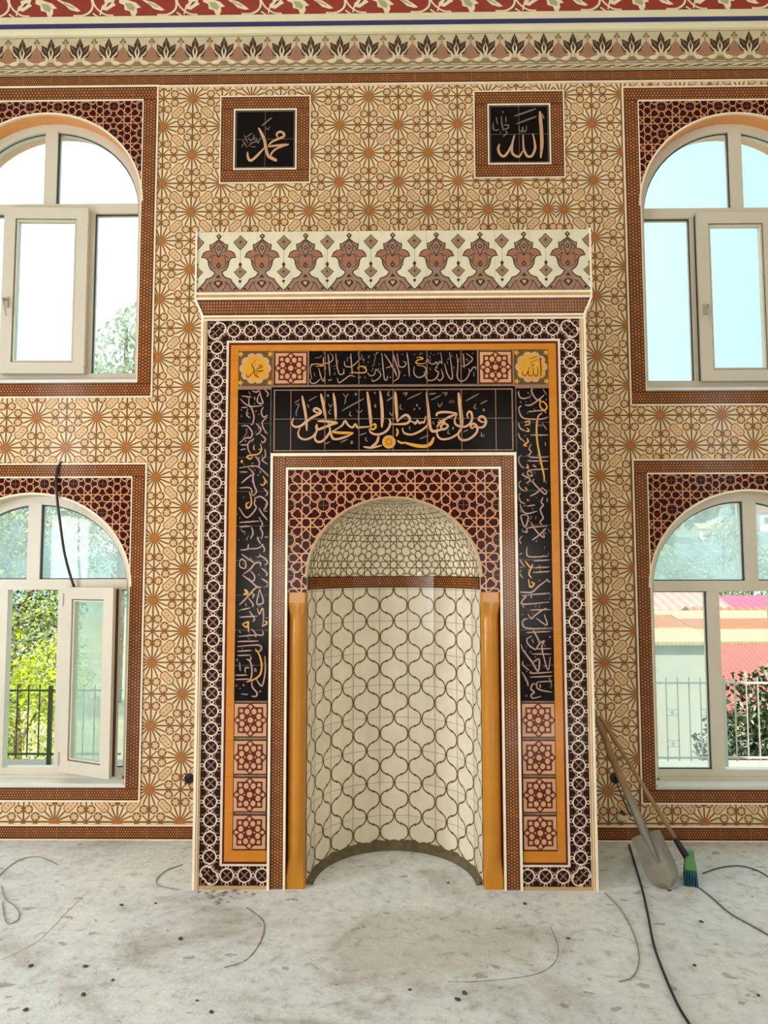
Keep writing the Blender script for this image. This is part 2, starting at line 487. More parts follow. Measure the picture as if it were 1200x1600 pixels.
def pat_star_tile(cx, cz, T):
    p = Pat(); S = T/1010.0
    q = lambda a, b: (cx+a*S, cz+b*S)
    R = lambda x0, z0, x1, z1, m, l: p.poly([q(x0, z0), q(x1, z0), q(x1, z1), q(x0, z1)], m, l)
    R(-505, -505, 505, 505, 'star_maroon', 0.5); R(-470, -470, 470, 470, 'pink_tan', 1)
    R(-375, -375, 375, 375, 'star_maroon', 2)
    for a in range(4):
        c, s = round(cos(a*PI/2)), round(sin(a*PI/2))
        t = lambda u, v: q(u*c-v*s, u*s+v*c)
        p.poly([t(-150, 370), t(150, 370), t(0, 505)], 'star_maroon', 2)
        p.poly([t(0, 300), t(62, 395), t(0, 450), t(-62, 395)], 'pink_tan', 3)
        p.poly([t(225, 225), t(325, 225), t(325, 325), t(225, 325)], 'pink_tan', 3)
        for u in (-1, 1):
            p.disc(t(u*103, 248), 84*S, 'pink_tan', 3, 9, rx=74*S)
        p.poly([t(0, 120), t(28, 150), t(0, 185), t(-28, 150)], 'pink_tan', 3)
    p.disc((cx, cz), 84*S, 'pink_tan', 3, 10)
    return p
CREST = [(0, 260), (50, 300), (100, 338), (138, 340), (130, 440), (185, 447), (235, 480), (267, 552), (200, 556), (165, 595), (150, 680), (120, 745), (62, 785), (55, 812), (90, 860), (140, 890), (188, 900), (210, 950), (270, 1020), (330, 1088), (338, 1112)]
def pat_crest(cx, z1, S, kx=1.0):
    """palmette of the crest: traced outline, z1 = top of the panel, S = metres per traced unit"""
    p = Pat()
    q = lambda a, b: (cx+a*S*kx, z1-(b-135)*S)
    full = [q(a, b) for a, b in CREST]+[q(-a, b) for a, b in CREST[::-1]]
    p.poly(full, 'crest_taupe', 1, False)
    for s in (1, -1):
        pts = [q(s*a, b) for a, b in CREST[:-1]]
        p.ribbon(pts, 17*S, 'crest_dark', 3)
        p.poly([q(s*95, 450), q(s*130, 455), q(s*225, 490), q(s*255, 545), q(s*165, 555), q(s*90, 520)], 'crest_rust', 2, False)
        p.ribbon([q(s*a, b) for a, b in ((80, 500), (120, 540), (160, 560))], 11*S, 'crest_dark', 3)
        p.poly([q(0, 560), q(s*62, 505), q(s*118, 560), q(s*118, 640), q(s*75, 700), q(0, 660)], 'crest_rust', 2, False)
        p.ribbon([q(s*a, b) for a, b in ((0, 285), (45, 330), (68, 390), (45, 460), (0, 540))], 13*S, 'crest_dark', 3)
        p.ribbon([q(s*a, b) for a, b in ((70, 360), (105, 400), (105, 445), (75, 470))], 12*S, 'crest_dark', 3)
        p.ribbon([q(s*a, b) for a, b in ((0, 550), (60, 500), (110, 570), (105, 650))], 9*S, 'crest_dark', 3)
        p.ribbon([q(s*a, b) for a, b in ((150, 600), (118, 660), (90, 715), (35, 725))], 10*S, 'crest_dark', 3)
        p.ribbon([q(s*a, b) for a, b in ((95, 950), (140, 960), (175, 1010), (200, 1070), (245, 1098))], 11*S, 'crest_dark', 3)
        p.ribbon([q(s*a, b) for a, b in ((60, 1100), (105, 1040), (130, 960))], 10*S, 'crest_dark', 3)
        p.disc(q(s*262, 1062), 22*S, 'crest_dark', 3, 8)
        p.poly([q(s*120, 1100), q(s*160, 1000), q(s*190, 1100)], 'crest_rust', 2)
    for a, m, l in ((1, 'crest_dark', 4), (0.42, 'pink_tan', 5)):
        p.poly([q(0, 400-45*a), q(36*a, 400), q(0, 400+45*a), q(-36*a, 400)], m, l)
        p.poly([q(0, 985-65*a), q(50*a, 935), q(75*a, 970), q(0, 985+65*a), q(-75*a, 970), q(-50*a, 935)], m, l, False)
        p.poly([q(0, 685-60*a), q(40*a, 690), q(0, 690+45*a), q(-40*a, 690)], m if a == 1 else 'crest_rust', l, False)
        p.poly([q(0, 205-42*a), q(44*a, 205), q(0, 205+58*a), q(-44*a, 205)], m, l)
    p.poly([q(0, 825), q(42, 882), q(-42, 882)], 'crest_dark', 4)
    return p
def pat_drop(cx, z1, S, kx=1.0):
    p = Pat()
    q = lambda a, b: (cx+a*S*kx, z1-(b-135)*S)
    for zc, hw, u, d in ((300, 112, 112, 138), (785, 104, 92, 112)):
        for sc, m, l in ((1.0, 'crest_dark', 1), (0.86, 'crest_green', 2), (0.66, 'crest_taupe', 3), (0.52, 'crest_rust', 4), (0.42, 'crest_taupe', 5), (0.2, 'crest_dark', 6)):
            pts = [q(0, zc-u*sc), q(hw*0.42*sc, zc-u*0.52*sc), q(hw*sc, zc), q(hw*0.5*sc, zc+d*0.55*sc), q(0, zc+d*sc), q(-hw*0.5*sc, zc+d*0.55*sc), q(-hw*sc, zc), q(-hw*0.42*sc, zc-u*0.52*sc)]
            p.poly(pts, m, l, False)
    p.poly([q(0, 625), q(28, 665), q(12, 700), q(-12, 700), q(-28, 665)], 'crest_dark', 2)
    p.disc(q(0, 938), 24*S, 'crest_dark', 2, 8)
    p.line(q(0, 430), q(0, 640), 5*S, 'crest_green', 1); p.line(q(0, 940), q(0, 1100), 5*S, 'crest_green', 1)
    return p
# brush traces of the inscriptions, in the pixels of an enlarged detail
TR_BIG_A = """26:265,180 285,280 305,400 312,525;24:450,345 410,345 380,325 400,303 435,318 448,350 380,385 310,432 250,478 195,485 166,455 182,398;20:410,455 415,500 398,552 350,595 290,610 242,590 226,545 245,500;
28:450,158 478,280 500,415;26:575,152 592,280 598,420;26:418,430 480,430 560,438 618,447;24:615,450 560,462 480,492 415,512 400,470;22:520,440 542,520 512,580 460,630 410,630 390,592 405,560;
g26:560,535 640,545 772,546;22:770,550 700,582 620,606 570,600 546,540 530,468;20:560,532 620,500 662,470 690,428 720,470 762,492 792,460 812,492 850,490 910,486 945,478;
30:908,140 925,260 940,400 945,482;g20:945,482 982,458 992,490 960,512 940,488;30:1035,132 1050,260 1057,380 1052,492;22:930,500 942,540 1000,562 1070,546 1120,500 1136,440 1122,408;
k11:190,252 242,215;k11:200,272 236,265 208,338 210,380;k12:328,232 412,183;k11:318,262 332,300;k26:510,178 532,178;k11:528,258 545,290 562,258;k11:548,308 530,348 552,362;
k11:668,158 700,190 722,155;k11:700,190 685,266;k28:784,166 806,164;k14:658,328 770,265 878,205;k13:745,333 734,370 757,380;k11:803,325 830,345 862,318;k11:824,345 820,432;k16:978,145 992,160;k18:984,262 990,298;
k11:1116,142 1110,175 1134,176;k11:1104,226 1162,190;k11:1128,338 1146,370 1172,338;k34:742,640 768,640;k13:488,656 542,634;k13:640,640 718,608;k13:830,570 902,545;k13:903,588 892,610 912,632;
20:870,682 950,692 1052,668;26:1022,575 1002,640 940,690"""
TR_BIG_B = """30:110,138 120,280 130,430;24:50,458 150,460 228,450 256,410 226,370 180,385 128,442;20:248,430 290,440 310,456 330,424 350,450 376,440 396,442 412,380;20:182,495 198,545 270,562 350,532 410,490 436,450;
28:420,148 430,260 446,400 460,505 490,530 540,520 622,500;20:525,440 590,450 632,478 592,512 560,482 600,440 540,420;20:530,500 524,560 560,605 640,602 720,560 760,510 767,450;24:515,382 532,350 600,340 722,352;22:718,358 640,390 560,440 520,492;
36:735,148 750,280 765,420 765,500;22:832,400 820,368 836,338 860,345 870,400 850,452 800,484 740,480 700,450 702,400 722,360;22:905,478 870,500 855,478 876,455 910,470 922,520 890,570 830,610 770,616 740,590 734,540 762,500;
24:1002,440 960,436 935,410 956,384 990,394 1006,440 980,486 930,492 880,480;k30:974,320 996,320;k12:948,262 1022,225;k12:906,258 888,300 916,306;k14:804,232 938,158;k8:650,225 650,256;k8:668,222 668,252;k8:688,220 688,250;
k11:528,250 550,288 576,244;k12:464,222 562,175;k14:440,165 512,155;k12:572,155 622,153 598,182;k28:318,272 334,272;k26:294,312 308,312;k26:344,306 360,304;k13:228,216 368,150;k13:184,160 226,150 208,186;
k12:166,263 158,300 182,316;k12:30,230 87,194;k12:50,128 40,170 56,176;k11:54,343 75,372 97,338;k32:672,500 690,500;k12:642,513 628,545 656,556;k11:490,430 484,450 500,460;k11:258,478 250,500 264,512;k12:784,536 832,514;k12:962,538 964,582 992,560;k12:348,606 442,570;
g34:200,640 300,668 400,678 462,650 492,588;g20:130,620 170,645 205,640;g20:124,500 136,540 120,580"""
TR_TOP_A = """15:1005,100 1020,250 1040,430 1070,440 1082,390;15:1040,110 1120,230 1200,370;15:1150,100 1200,250;13:1060,290 1150,260;k9:905,110 922,150 905,222;13:925,300 992,370 960,430 890,462 880,430;13:820,350 860,392 910,370 928,300;
g16:690,300 720,270 790,280 802,340 740,352 660,350 625,340;15:605,100 615,250 626,372;15:430,420 452,480 520,440 590,390 662,402;15:410,100 430,280 460,370 510,360 516,300;14:525,200 530,260 590,276 660,240 722,168;k10:740,110 772,205;k10:690,110 720,150 745,190;
15:310,110 325,250 336,392;14:360,110 376,170 340,212 240,242 130,240 80,290 100,432;15:80,430 90,482 150,484 212,430;14:190,290 220,400 250,462 268,400;g12:150,270 250,262 280,290 258,312;g12:250,150 250,235;
k22:312,452 360,440;k20:695,412 738,410;k18:880,262 892,262;k18:964,240 978,240;k18:824,216 838,216;k18:870,326 884,326;k22:1106,412 1124,410;k10:140,160 210,150 230,120;k10:380,265 412,258;k10:400,340 395,385;k10:780,400 800,430;k10:130,350 140,400;k10:560,150 560,210"""
TR_TOP_B = """15:30,100 60,200 110,340 100,422 40,462;15:0,240 50,320 82,402;14:85,100 100,200 115,270 180,272 202,222 160,205;15:215,90 235,250 246,402;g15:340,160 390,150 420,172 350,190 330,222 380,236 452,230;15:310,270 306,360 360,412 430,390 462,320 440,272 340,258;
14:450,230 480,172 502,222 560,240 590,212 612,240 642,202 668,230 650,90;15:610,250 580,312 622,352 582,430 500,452 455,402 460,330;15:660,320 682,402 640,452 608,430;15:700,230 730,352 780,432 802,380 765,88;15:855,110 872,250 865,402 910,462 980,432 1022,350 1010,300;
14:1010,300 1040,332 1062,290 1102,280 1100,312;15:940,100 956,292;14:980,100 1062,172 1000,242 930,272;k18:148,116 162,116;k20:174,386 190,386;k16:514,100 528,100;k16:554,120 568,120;k18:654,312 668,312;k20:904,312 918,312;k16:1054,100 1066,100;
k10:735,200 740,240;k10:810,270 830,300;k10:370,120 420,95;k10:510,280 520,320;k10:1080,340 1080,400;k10:890,160 880,210;k10:790,120 800,150"""
TR_L1 = """12:330,50 376,90 365,132;13:290,60 310,140 326,190 280,190 270,150 296,90;12:220,70 260,80 290,60;13:190,120 185,200 215,250 236,330 220,402 200,402;12:100,150 150,200 215,225 322,215;12:170,270 164,310 200,342;11:110,120 212,130;11:110,235 170,235;
13:330,230 310,280 330,332 372,310;12:370,330 320,380 330,440 372,502;14:110,420 170,420 216,480 205,535 150,542 90,592;k9:170,480 130,542;13:255,395 300,440 295,480 255,510;13:300,500 350,550 330,586 308,570;12:240,545 180,590 180,660 206,702;
12:100,610 182,608;12:100,660 152,648;12:240,610 232,640 244,662;g13:300,600 312,650 280,700 200,712 165,730 200,752 222,720;13:345,650 350,720 318,760 372,802;14:250,720 290,780 280,836;g30:104,775 124,775;k18:154,455 168,455;k18:144,570 158,570;
12:90,840 250,820 330,870 382,922;14:180,840 230,890 225,940 240,1020 262,1080 218,1122;14:110,992 170,940 232,898;11:90,880 172,880;g13:325,920 350,970 330,1012 298,1000;12:90,1040 200,1040 216,1112;13:330,1040 372,1090 350,1122;
15:240,1150 300,1125 366,1180 350,1240 328,1256;14:245,1150 240,1200 256,1245 165,1336 85,1234;g14:190,1180 158,1200 170,1240 202,1220 210,1160 190,1080;14:285,1240 320,1300 372,1362;13:90,1385 292,1370;13:90,1430 202,1420;14:285,1330 320,1400 300,1440 322,1490 310,1552;
14:210,1430 226,1490 200,1552;14:265,1530 302,1600;k14:340,1530 380,1530;k14:110,1470 150,1480;k14:90,1340 100,1342;k14:240,860 250,862;k12:360,960 370,1000;k12:330,1270 372,1270"""
TR_L2 = """13:100,60 170,50 180,0;12:170,50 280,40 330,0;13:310,0 342,50 330,82;13:110,100 180,150 242,192;14:280,130 300,120 350,150 372,190 338,212;14:90,190 110,150 150,180 150,240 100,230 90,190;15:130,302 200,250 250,190 300,190 300,222;
13:200,270 242,320 230,370 178,360;14:310,240 366,290 355,322;14:120,310 200,370 270,430 312,430;14:310,345 376,390 360,432;15:90,610 160,540 230,460 282,420;g22:140,452 172,490 130,502;13:205,480 236,510 220,542;13:180,540 226,600 220,632;
14:290,450 330,570 300,602 264,590 290,460;13:270,640 290,702 320,640 332,720 320,832;13:100,660 200,638;13:90,732 272,720;13:190,670 242,750 220,772;g15:120,800 180,780 160,832 120,800;g14:180,790 182,882;g14:340,770 372,790 318,822;
13:80,925 250,910 322,910 325,868;13:210,850 256,900 250,932;13:70,975 282,970;14:70,1025 270,1010 312,1040 290,1072 250,1070;13:70,1072 212,1065;13:70,1115 202,1110;g16:250,1050 290,1110 312,1200 300,1300 240,1352 170,1372;14:345,1120 348,1280 320,1412 290,1400 260,1350;
15:160,1150 200,1180 216,1270 200,1360 158,1380;13:205,1120 200,1160 160,1150;13:150,1290 150,1240 192,1240;13:50,1312 172,1310;13:50,1355 202,1350;15:215,1370 220,1430 266,1490 255,1522 210,1522;k22:60,1160 76,1160;k16:90,1180 100,1270;k22:122,1412 140,1412;k22:290,1470 304,1480;k18:52,1415 68,1415;k22:245,1240 255,1280;k14:105,1500 180,1505"""
TR_R1 = """13:70,72 65,90 80,132 120,146 182,130;14:215,30 195,70 230,140 282,172;14:322,110 250,170 180,212 128,210;g14:285,150 280,220 320,262 350,230 320,180 288,180;14:65,232 76,290 110,340 200,352 300,350 362,330;12:95,215 64,242;12:155,280 300,265 342,290;
g17:300,290 260,330 245,450 256,600 290,780 320,920 320,982;13:65,390 80,440 132,472;g13:130,390 170,370 172,400 128,412;g12:150,440 172,470 138,472;13:65,490 80,540 132,582;12:180,510 362,510;g15:150,540 160,580 118,610 152,622;13:190,600 170,650 192,680 168,720 230,736 362,730;
13:90,710 64,750 85,812 122,842;12:150,770 362,770;g13:150,800 162,840 138,832;g13:210,810 242,832;13:120,890 104,910 170,940 176,970 138,992;13:200,880 160,870 160,910 202,920 190,880;12:160,860 362,850;13:90,970 64,1000 90,1050 142,1072;14:220,950 210,980 270,1050 330,1102 342,1070 300,1040;
14:300,1040 240,1092 180,1122;g12:130,1030 152,1062;13:85,1090 64,1120 90,1180 132,1192;g12:150,1150 162,1172;14:310,1130 290,1180 312,1210 284,1250 292,1290 312,1340 280,1380 302,1412;14:80,1200 100,1260 150,1296 252,1270;12:150,1222 232,1210;
14:150,1310 100,1310 90,1340 130,1432 162,1340 150,1310;14:190,1380 220,1440 280,1510 322,1532 310,1490;14:342,1440 270,1512 200,1562;13:95,1470 150,1482 160,1440 352,1420;13:100,1520 74,1560 92,1600;k12:310,50 345,110;k20:156,88 168,90;k12:300,390 350,460;k12:330,580 336,620;k16:336,156 348,160;k16:186,1330 200,1330;k14:350,1140 352,1180"""
TR_R2 = """13:100,90 64,120 90,180 132,232;13:150,30 150,110 200,130 362,120;g15:130,170 190,240 202,200;g15:190,240 170,300 195,340;12:210,170 372,160;12:210,240 372,230;12:210,285 372,275;13:90,260 74,290 110,342;g15:165,350 180,430 222,400 190,378;
15:350,360 270,420 200,480 110,482 68,480;12:150,510 382,490;14:100,520 142,520 100,570 120,602 372,580;12:180,660 382,655;14:160,700 190,746 222,720 290,670 342,640;12:190,500 192,542;13:240,740 350,812 320,700;14:160,750 130,752 104,780 120,830 200,846 402,840;
12:140,885 382,875;14:210,860 250,930 282,992;14:200,920 150,950 160,1000 210,1042 240,1050 280,990 322,970 300,1020 310,1100 360,1262 382,1130;15:90,1000 110,1060 200,1180 260,1272 270,1150 198,1190;13:110,1170 110,1212 172,1262;12:200,1100 392,1100;12:240,1050 392,1045;
14:100,1280 150,1370 162,1422;13:190,1270 200,1292 402,1280;12:180,1332 402,1320;14:240,1400 208,1400 188,1450 222,1480 190,1512 210,1542 292,1522;13:250,1380 260,1450 402,1482;12:250,1380 402,1370;12:280,1400 282,1442;k20:340,350 380,385;k20:372,930 388,930;k20:180,1080 192,1082;k20:138,1515 150,1518;k14:200,950 215,990;k12:370,1330 400,1420;k14:100,600 120,640;k12:70,230 110,235"""
TR_MUH = """40:465,435 500,500 545,600 565,720 600,820 645,850;k20:645,300 580,350 508,412;34:720,560 708,520 750,488 802,510 800,552 740,578 650,620 597,672;30:590,688 700,672 872,655;26:870,660 760,690 680,732 632,790 640,825;44:610,830 660,850 712,878;
34:545,700 480,772 400,850 350,872 322,820 320,755;k12:250,600 280,640 310,700;k12:270,530 300,590 320,640;k12:330,560 360,610 400,560;k12:320,690 380,640 440,600;k12:360,690 430,690;k12:240,700 280,620;k12:400,520 410,600;k12:430,560 460,640 490,560;k10:340,640 480,620;k12:565,430 590,460 620,410;k14:300,560 360,520 380,510"""
TR_ALL = """46:885,300 892,400 905,560 910,750 895,925;34:790,600 812,700 820,800 780,892 720,902 682,840 666,780 660,615;34:655,830 610,902 550,892 510,840 515,740 545,618;34:518,715 460,842 400,902 345,862 328,790 347,738;k22:540,365 690,315 832,265;k22:570,470 700,420 842,368;
k18:610,490 610,555 645,570 655,510 660,570 700,555 706,488;k18:262,450 260,530 300,556 342,540;k16:300,375 318,475;k18:372,360 376,470 400,560;k14:430,370 430,450;k14:390,295 392,330;k18:400,482 465,490 452,530 378,540;k18:390,642 442,590 420,560;k20:350,580 364,580;k30:905,330 940,400"""
def small_marks(p, x0, z0, x1, z1, n, seed, w, m1, m2):
    """vowel signs and dots scattered between the strokes"""
    rnd = random.Random(seed)
    for _ in range(n):
        x, z = rnd.uniform(x0, x1), rnd.uniform(z0, z1)
        m_ = rnd.choice((m1, m1, m2)); k = rnd.random()
        if k < 0.35: p.disc((x, z), w*0.75, m_, 1.2, 5)
        elif k < 0.6:
            for d_ in (-1, 1): p.disc((x, z+d_*w*0.9), w*0.6, m_, 1.2, 5)
        else:
            a = rnd.choice((0.5, 2.2, 1.2)); L_ = w*rnd.uniform(2.0, 4.5)
            p.brush([(x, z), (x+L_*0.5*cos(a+0.4), z+L_*0.5*sin(a+0.4)), (x+L_*cos(a), z+L_*sin(a))], w*0.8, m_, 1.2, 3)
def letter_pat(txt, fn, wscale, ends=0.4, main='peach'):
    p = Pat()
    for k, (wd, m, pts) in enumerate(strokes(txt)):
        p.brush([fn(*q) for q in pts], wd*wscale, main if m == 'peach' else m, 1+(k % 3)*0.5, 5, ends)
    return p
# ------------------------------------------------------------------ the hall
YW = 0.698
RX, BACK, HT = 5.0, -11.0, 5.78
# opening: centre, half width, sill, spring, top ; surround half width, bottom, top
WIN = [dict(cx=-2.30, hw=0.643, z0=2.875, zs=4.09, zt=4.692, oh=0.735, ob=2.786, ot=4.88, st=4.785, rev='reveal_orange'),
       dict(cx=2.262, hw=0.640, z0=2.803, zs=4.03, zt=4.648, oh=0.735, ob=2.716, ot=4.835, st=4.745, rev='reveal_orange'),
       dict(cx=-2.31, hw=0.636, z0=0.318, zs=1.56, zt=2.148, oh=0.722, ob=0.240, ot=2.340, st=2.258, rev='reveal_beige'),
       dict(cx=2.250, hw=0.636, z0=0.312, zs=1.55, zt=2.155, oh=0.722, ob=0.232, ot=2.352, st=2.268, rev='reveal_beige')]
def arch(wd, n=28, grow=0.0):
    """points of the arch from left spring to right spring"""
    return [(wd['cx']-(wd['hw']+grow)*cos(PI*k/n), wd['zs']+(wd['zt']-wd['zs']+grow)*sin(PI*k/n)) for k in range(n+1)]
def arch_conv(wd, grow=0.0):
    return [(wd['cx']-wd['hw']-grow, wd['z0']), (wd['cx']+wd['hw']+grow, wd['z0'])]+arch(wd, 28, grow)[::-1]
# concrete floor
m = mat('concrete', (186, 184, 172), 0.85)
t = m.node_tree; b = t.nodes['Principled BSDF']; tc = t.nodes.new('ShaderNodeTexCoord')
def nz(scale, detail=6, rough=0.6, dist=0.0):
    n = t.nodes.new('ShaderNodeTexNoise'); n.inputs['Scale'].default_value = scale; n.inputs['Detail'].default_value = detail; n.inputs['Roughness'].default_value = rough; n.inputs['Distortion'].default_value = dist
    t.links.new(tc.outputs['Object'], n.inputs['Vector']); return n
def ramp(src, stops):
    r = t.nodes.new('ShaderNodeValToRGB')
    while len(r.color_ramp.elements) < len(stops): r.color_ramp.elements.new(0.5)
    for e, (p_, c_) in zip(r.color_ramp.elements, stops): e.position = p_; e.color = c_
    t.links.new(src, r.inputs[0]); return r
r1 = ramp(nz(1.6, 8, 0.62, 0.6).outputs['Fac'], [(0.30, rgb(186, 183, 176)), (0.46, rgb(232, 240, 246)), (0.68, rgb(246, 252, 255))])
r2 = ramp(nz(15, 8, 0.72, 0.4).outputs['Fac'], [(0.32, (0.46, 0.44, 0.39, 1)), (0.45, (0.88, 0.88, 0.87, 1)), (0.60, (1, 1, 1, 1))])
r3 = ramp(nz(46, 5, 0.6, 0.5).outputs['Fac'], [(0.28, (0.42, 0.40, 0.36, 1)), (0.36, (1, 1, 1, 1))])
mx = t.nodes.new('ShaderNodeMixRGB'); mx.blend_type = 'MULTIPLY'; mx.inputs[0].default_value = 0.75
t.links.new(r1.outputs[0], mx.inputs[1]); t.links.new(r2.outputs[0], mx.inputs[2])
mx2 = t.nodes.new('ShaderNodeMixRGB'); mx2.blend_type = 'MULTIPLY'; mx2.inputs[0].default_value = 0.6
t.links.new(mx.outputs[0], mx2.inputs[1]); t.links.new(r3.outputs[0], mx2.inputs[2])
# scattered dark specks and flakes
vo = t.nodes.new('ShaderNodeTexVoronoi'); vo.inputs['Scale'].default_value = 9.0; vo.inputs['Randomness'].default_value = 1.0
mp = t.nodes.new('ShaderNodeMapping'); mp.inputs['Scale'].default_value = (0.75, 1.25, 1); mp.inputs['Rotation'].default_value = (0, 0, 0.5)
t.links.new(tc.outputs['Object'], mp.inputs['Vector'])
wob = t.nodes.new('ShaderNodeMixRGB'); wob.blend_type = 'ADD'; wob.inputs[0].default_value = 0.10
t.links.new(mp.outputs[0], wob.inputs[1]); t.links.new(nz(14, 3).outputs['Color'], wob.inputs[2]); t.links.new(wob.outputs[0], vo.inputs['Vector'])
sx_ = t.nodes.new('ShaderNodeSeparateColor'); t.links.new(vo.outputs['Color'], sx_.inputs[0])
th_ = t.nodes.new('ShaderNodeMath'); th_.operation = 'MULTIPLY_ADD'; th_.inputs[1].default_value = 0.34; th_.inputs[2].default_value = -0.13
t.links.new(sx_.outputs[0], th_.inputs[0])
df_ = t.nodes.new('ShaderNodeMath'); df_.operation = 'SUBTRACT'; t.links.new(vo.outputs['Distance'], df_.inputs[0]); t.links.new(th_.outputs[0], df_.inputs[1])
r4 = ramp(df_.outputs[0], [(0.0, (0.50, 0.48, 0.43, 1)), (0.05, (1, 1, 1, 1))])
mx3 = t.nodes.new('ShaderNodeMixRGB'); mx3.blend_type = 'MULTIPLY'; mx3.inputs[0].default_value = 0.8
t.links.new(mx2.outputs[0], mx3.inputs[1]); t.links.new(r4.outputs[0], mx3.inputs[2])
# browner, darker patch of the floor in front of the niche
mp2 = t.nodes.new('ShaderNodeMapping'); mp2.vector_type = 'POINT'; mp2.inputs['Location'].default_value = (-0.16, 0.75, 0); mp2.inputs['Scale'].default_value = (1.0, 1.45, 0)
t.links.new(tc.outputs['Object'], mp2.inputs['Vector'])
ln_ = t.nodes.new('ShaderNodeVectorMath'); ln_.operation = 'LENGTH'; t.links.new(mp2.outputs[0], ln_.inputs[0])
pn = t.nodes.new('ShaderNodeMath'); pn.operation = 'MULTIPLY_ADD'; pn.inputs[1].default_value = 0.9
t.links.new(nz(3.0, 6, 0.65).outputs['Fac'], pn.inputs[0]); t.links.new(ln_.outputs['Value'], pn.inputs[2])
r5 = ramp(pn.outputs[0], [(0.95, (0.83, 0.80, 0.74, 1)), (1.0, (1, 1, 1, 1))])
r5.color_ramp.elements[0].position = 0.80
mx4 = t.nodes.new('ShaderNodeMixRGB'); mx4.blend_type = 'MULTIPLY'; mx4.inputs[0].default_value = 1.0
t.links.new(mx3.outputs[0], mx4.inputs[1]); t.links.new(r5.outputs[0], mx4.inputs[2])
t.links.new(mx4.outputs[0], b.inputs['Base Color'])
bp = t.nodes.new('ShaderNodeBump'); bp.inputs['Strength'].default_value = 0.5; bp.inputs['Distance'].default_value = 0.012
t.links.new(nz(11, 9, 0.68, 0.8).outputs['Fac'], bp.inputs['Height']); t.links.new(bp.outputs[0], b.inputs['Normal'])
mat('crack_dark', (150, 145, 132), 0.95)
fl = MB()
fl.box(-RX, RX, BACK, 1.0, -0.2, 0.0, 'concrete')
def crack(pxs, wd):
    pts = [PFL(*q) for q in pxs]
    q = spline([(p.x, p.y) for p in pts], 6)
    pt = Pat(); pt.ribbon(q, [wd*(0.5+0.8*random.random()) for _ in q], 'crack_dark')
    for g, m_, l in pt.p: fl.poly([(a, b_, 0.0006) for a, b_ in (g if area2(g) > 0 else g[::-1])], m_)
crack([(860, 1448), (872, 1480), (866, 1505), (838, 1522), (790, 1530), (740, 1534), (700, 1534)], 0.006)
crack([(385, 1418), (412, 1440), (408, 1470), (385, 1500), (350, 1512)], 0.010)
crack([(2, 1500), (60, 1470), (105, 1425), (140, 1390)], 0.004)
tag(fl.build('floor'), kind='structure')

# front wall: faces around four arched openings, reveals, star-tile ornament
wl = MB()
XS = [-RX, WIN[0]['cx']-WIN[0]['hw'], WIN[0]['cx']+WIN[0]['hw'], WIN[1]['cx']-WIN[1]['hw'], WIN[1]['cx']+WIN[1]['hw'], RX]
def wall_face(y, m):
    R = lambda x0, z0, x1, z1: wl.poly([(x0, y, z0), (x1, y, z0), (x1, y, z1), (x0, y, z1)], m)
    for s, (lo, up) in ((-1, (WIN[2], WIN[0])), (1, (WIN[3], WIN[1]))):
        X0, X1 = (-RX, 0) if s < 0 else (0, RX)
        zmid = (lo['ot']+up['ob'])/2
        for wd, za, zb in ((lo, 0, zmid), (up, zmid, HT)):
            xl, xr = wd['cx']-wd['hw'], wd['cx']+wd['hw']
            R(X0, za, xl, zb); R(xr, za, X1, zb); R(xl, za, xr, wd['z0'])
            a = arch(wd)
            for k in range(len(a)-1):
                wl.poly([(a[k][0], y, a[k][1]), (a[k+1][0], y, a[k+1][1]), (a[k+1][0], y, zb), (a[k][0], y, zb)], m)
wall_face(YW, 'cream_tile'); wall_face(1.0, 'plaster')
for wd in WIN:
    a = [(wd['cx']-wd['hw'], wd['z0'])]+arch(wd)+[(wd['cx']+wd['hw'], wd['z0'])]
    for k in range(len(a)-1):
        wl.poly([(a[k][0], YW, a[k][1]), (a[k+1][0], YW, a[k+1][1]), (a[k+1][0], 1.0, a[k+1][1]), (a[k][0], 1.0, a[k][1])], wd['rev'], True)
    wl.poly([(a[0][0], YW, a[0][1]), (a[-1][0], YW, a[-1][1]), (a[-1][0], 1.0, a[-1][1]), (a[0][0], 1.0, a[0][1])], 'sill_white')
CALS = [(-1.135, 4.212, -0.548, 4.80), (0.545, 4.232, 1.128, 4.818)]
holes = [rectp(w_['cx']-w_['oh'], w_['ob'], w_['cx']+w_['oh'], w_['ot']) for w_ in WIN]
holes += [rectp(-1.06, 0, 1.06, 3.54)]+[rectp(*c) for c in CALS]
H_ = 0.1955
ps = pat_star(-3.6, 0.09, 1.065, 4.878, -1.328, 1.28, H_).clip(rectp(-3.6, 0.095, 1.065, 4.875), holes)
ps.emit(wl, flat(YW))
ps = pat_star(1.065, 0.09, 3.6, 4.878, 1.318, 1.473, H_).clip(rectp(1.065, 0.095, 3.6, 4.875), holes)
ps.emit(wl, flat(YW))
tag(wl.build('wall_front'), kind='structure')
for nm, x0, x1 in (('wall_left', -RX-0.2, -RX), ('wall_right', RX, RX+0.2)):
    mb = MB()
    if nm == 'wall_left': mb.box(x0, x1, BACK, 1.0, 0, HT, 'plaster')
    else:    # unseen opening added and sized to let a sun patch onto the floor
        mb.box(x0, x1, BACK, -7.3, 0, HT, 'plaster'); mb.box(x0, x1, -5.3, 1.0, 0, HT, 'plaster')
        mb.box(x0, x1, -7.3, -5.3, 0, 2.8, 'plaster'); mb.box(x0, x1, -7.3, -5.3, 4.6, HT, 'plaster')
    tag(mb.build(nm), kind='structure')
mb = MB(); mb.box(-RX, RX, BACK-0.2, BACK, 0, HT, 'plaster'); tag(mb.build('wall_back'), kind='structure')
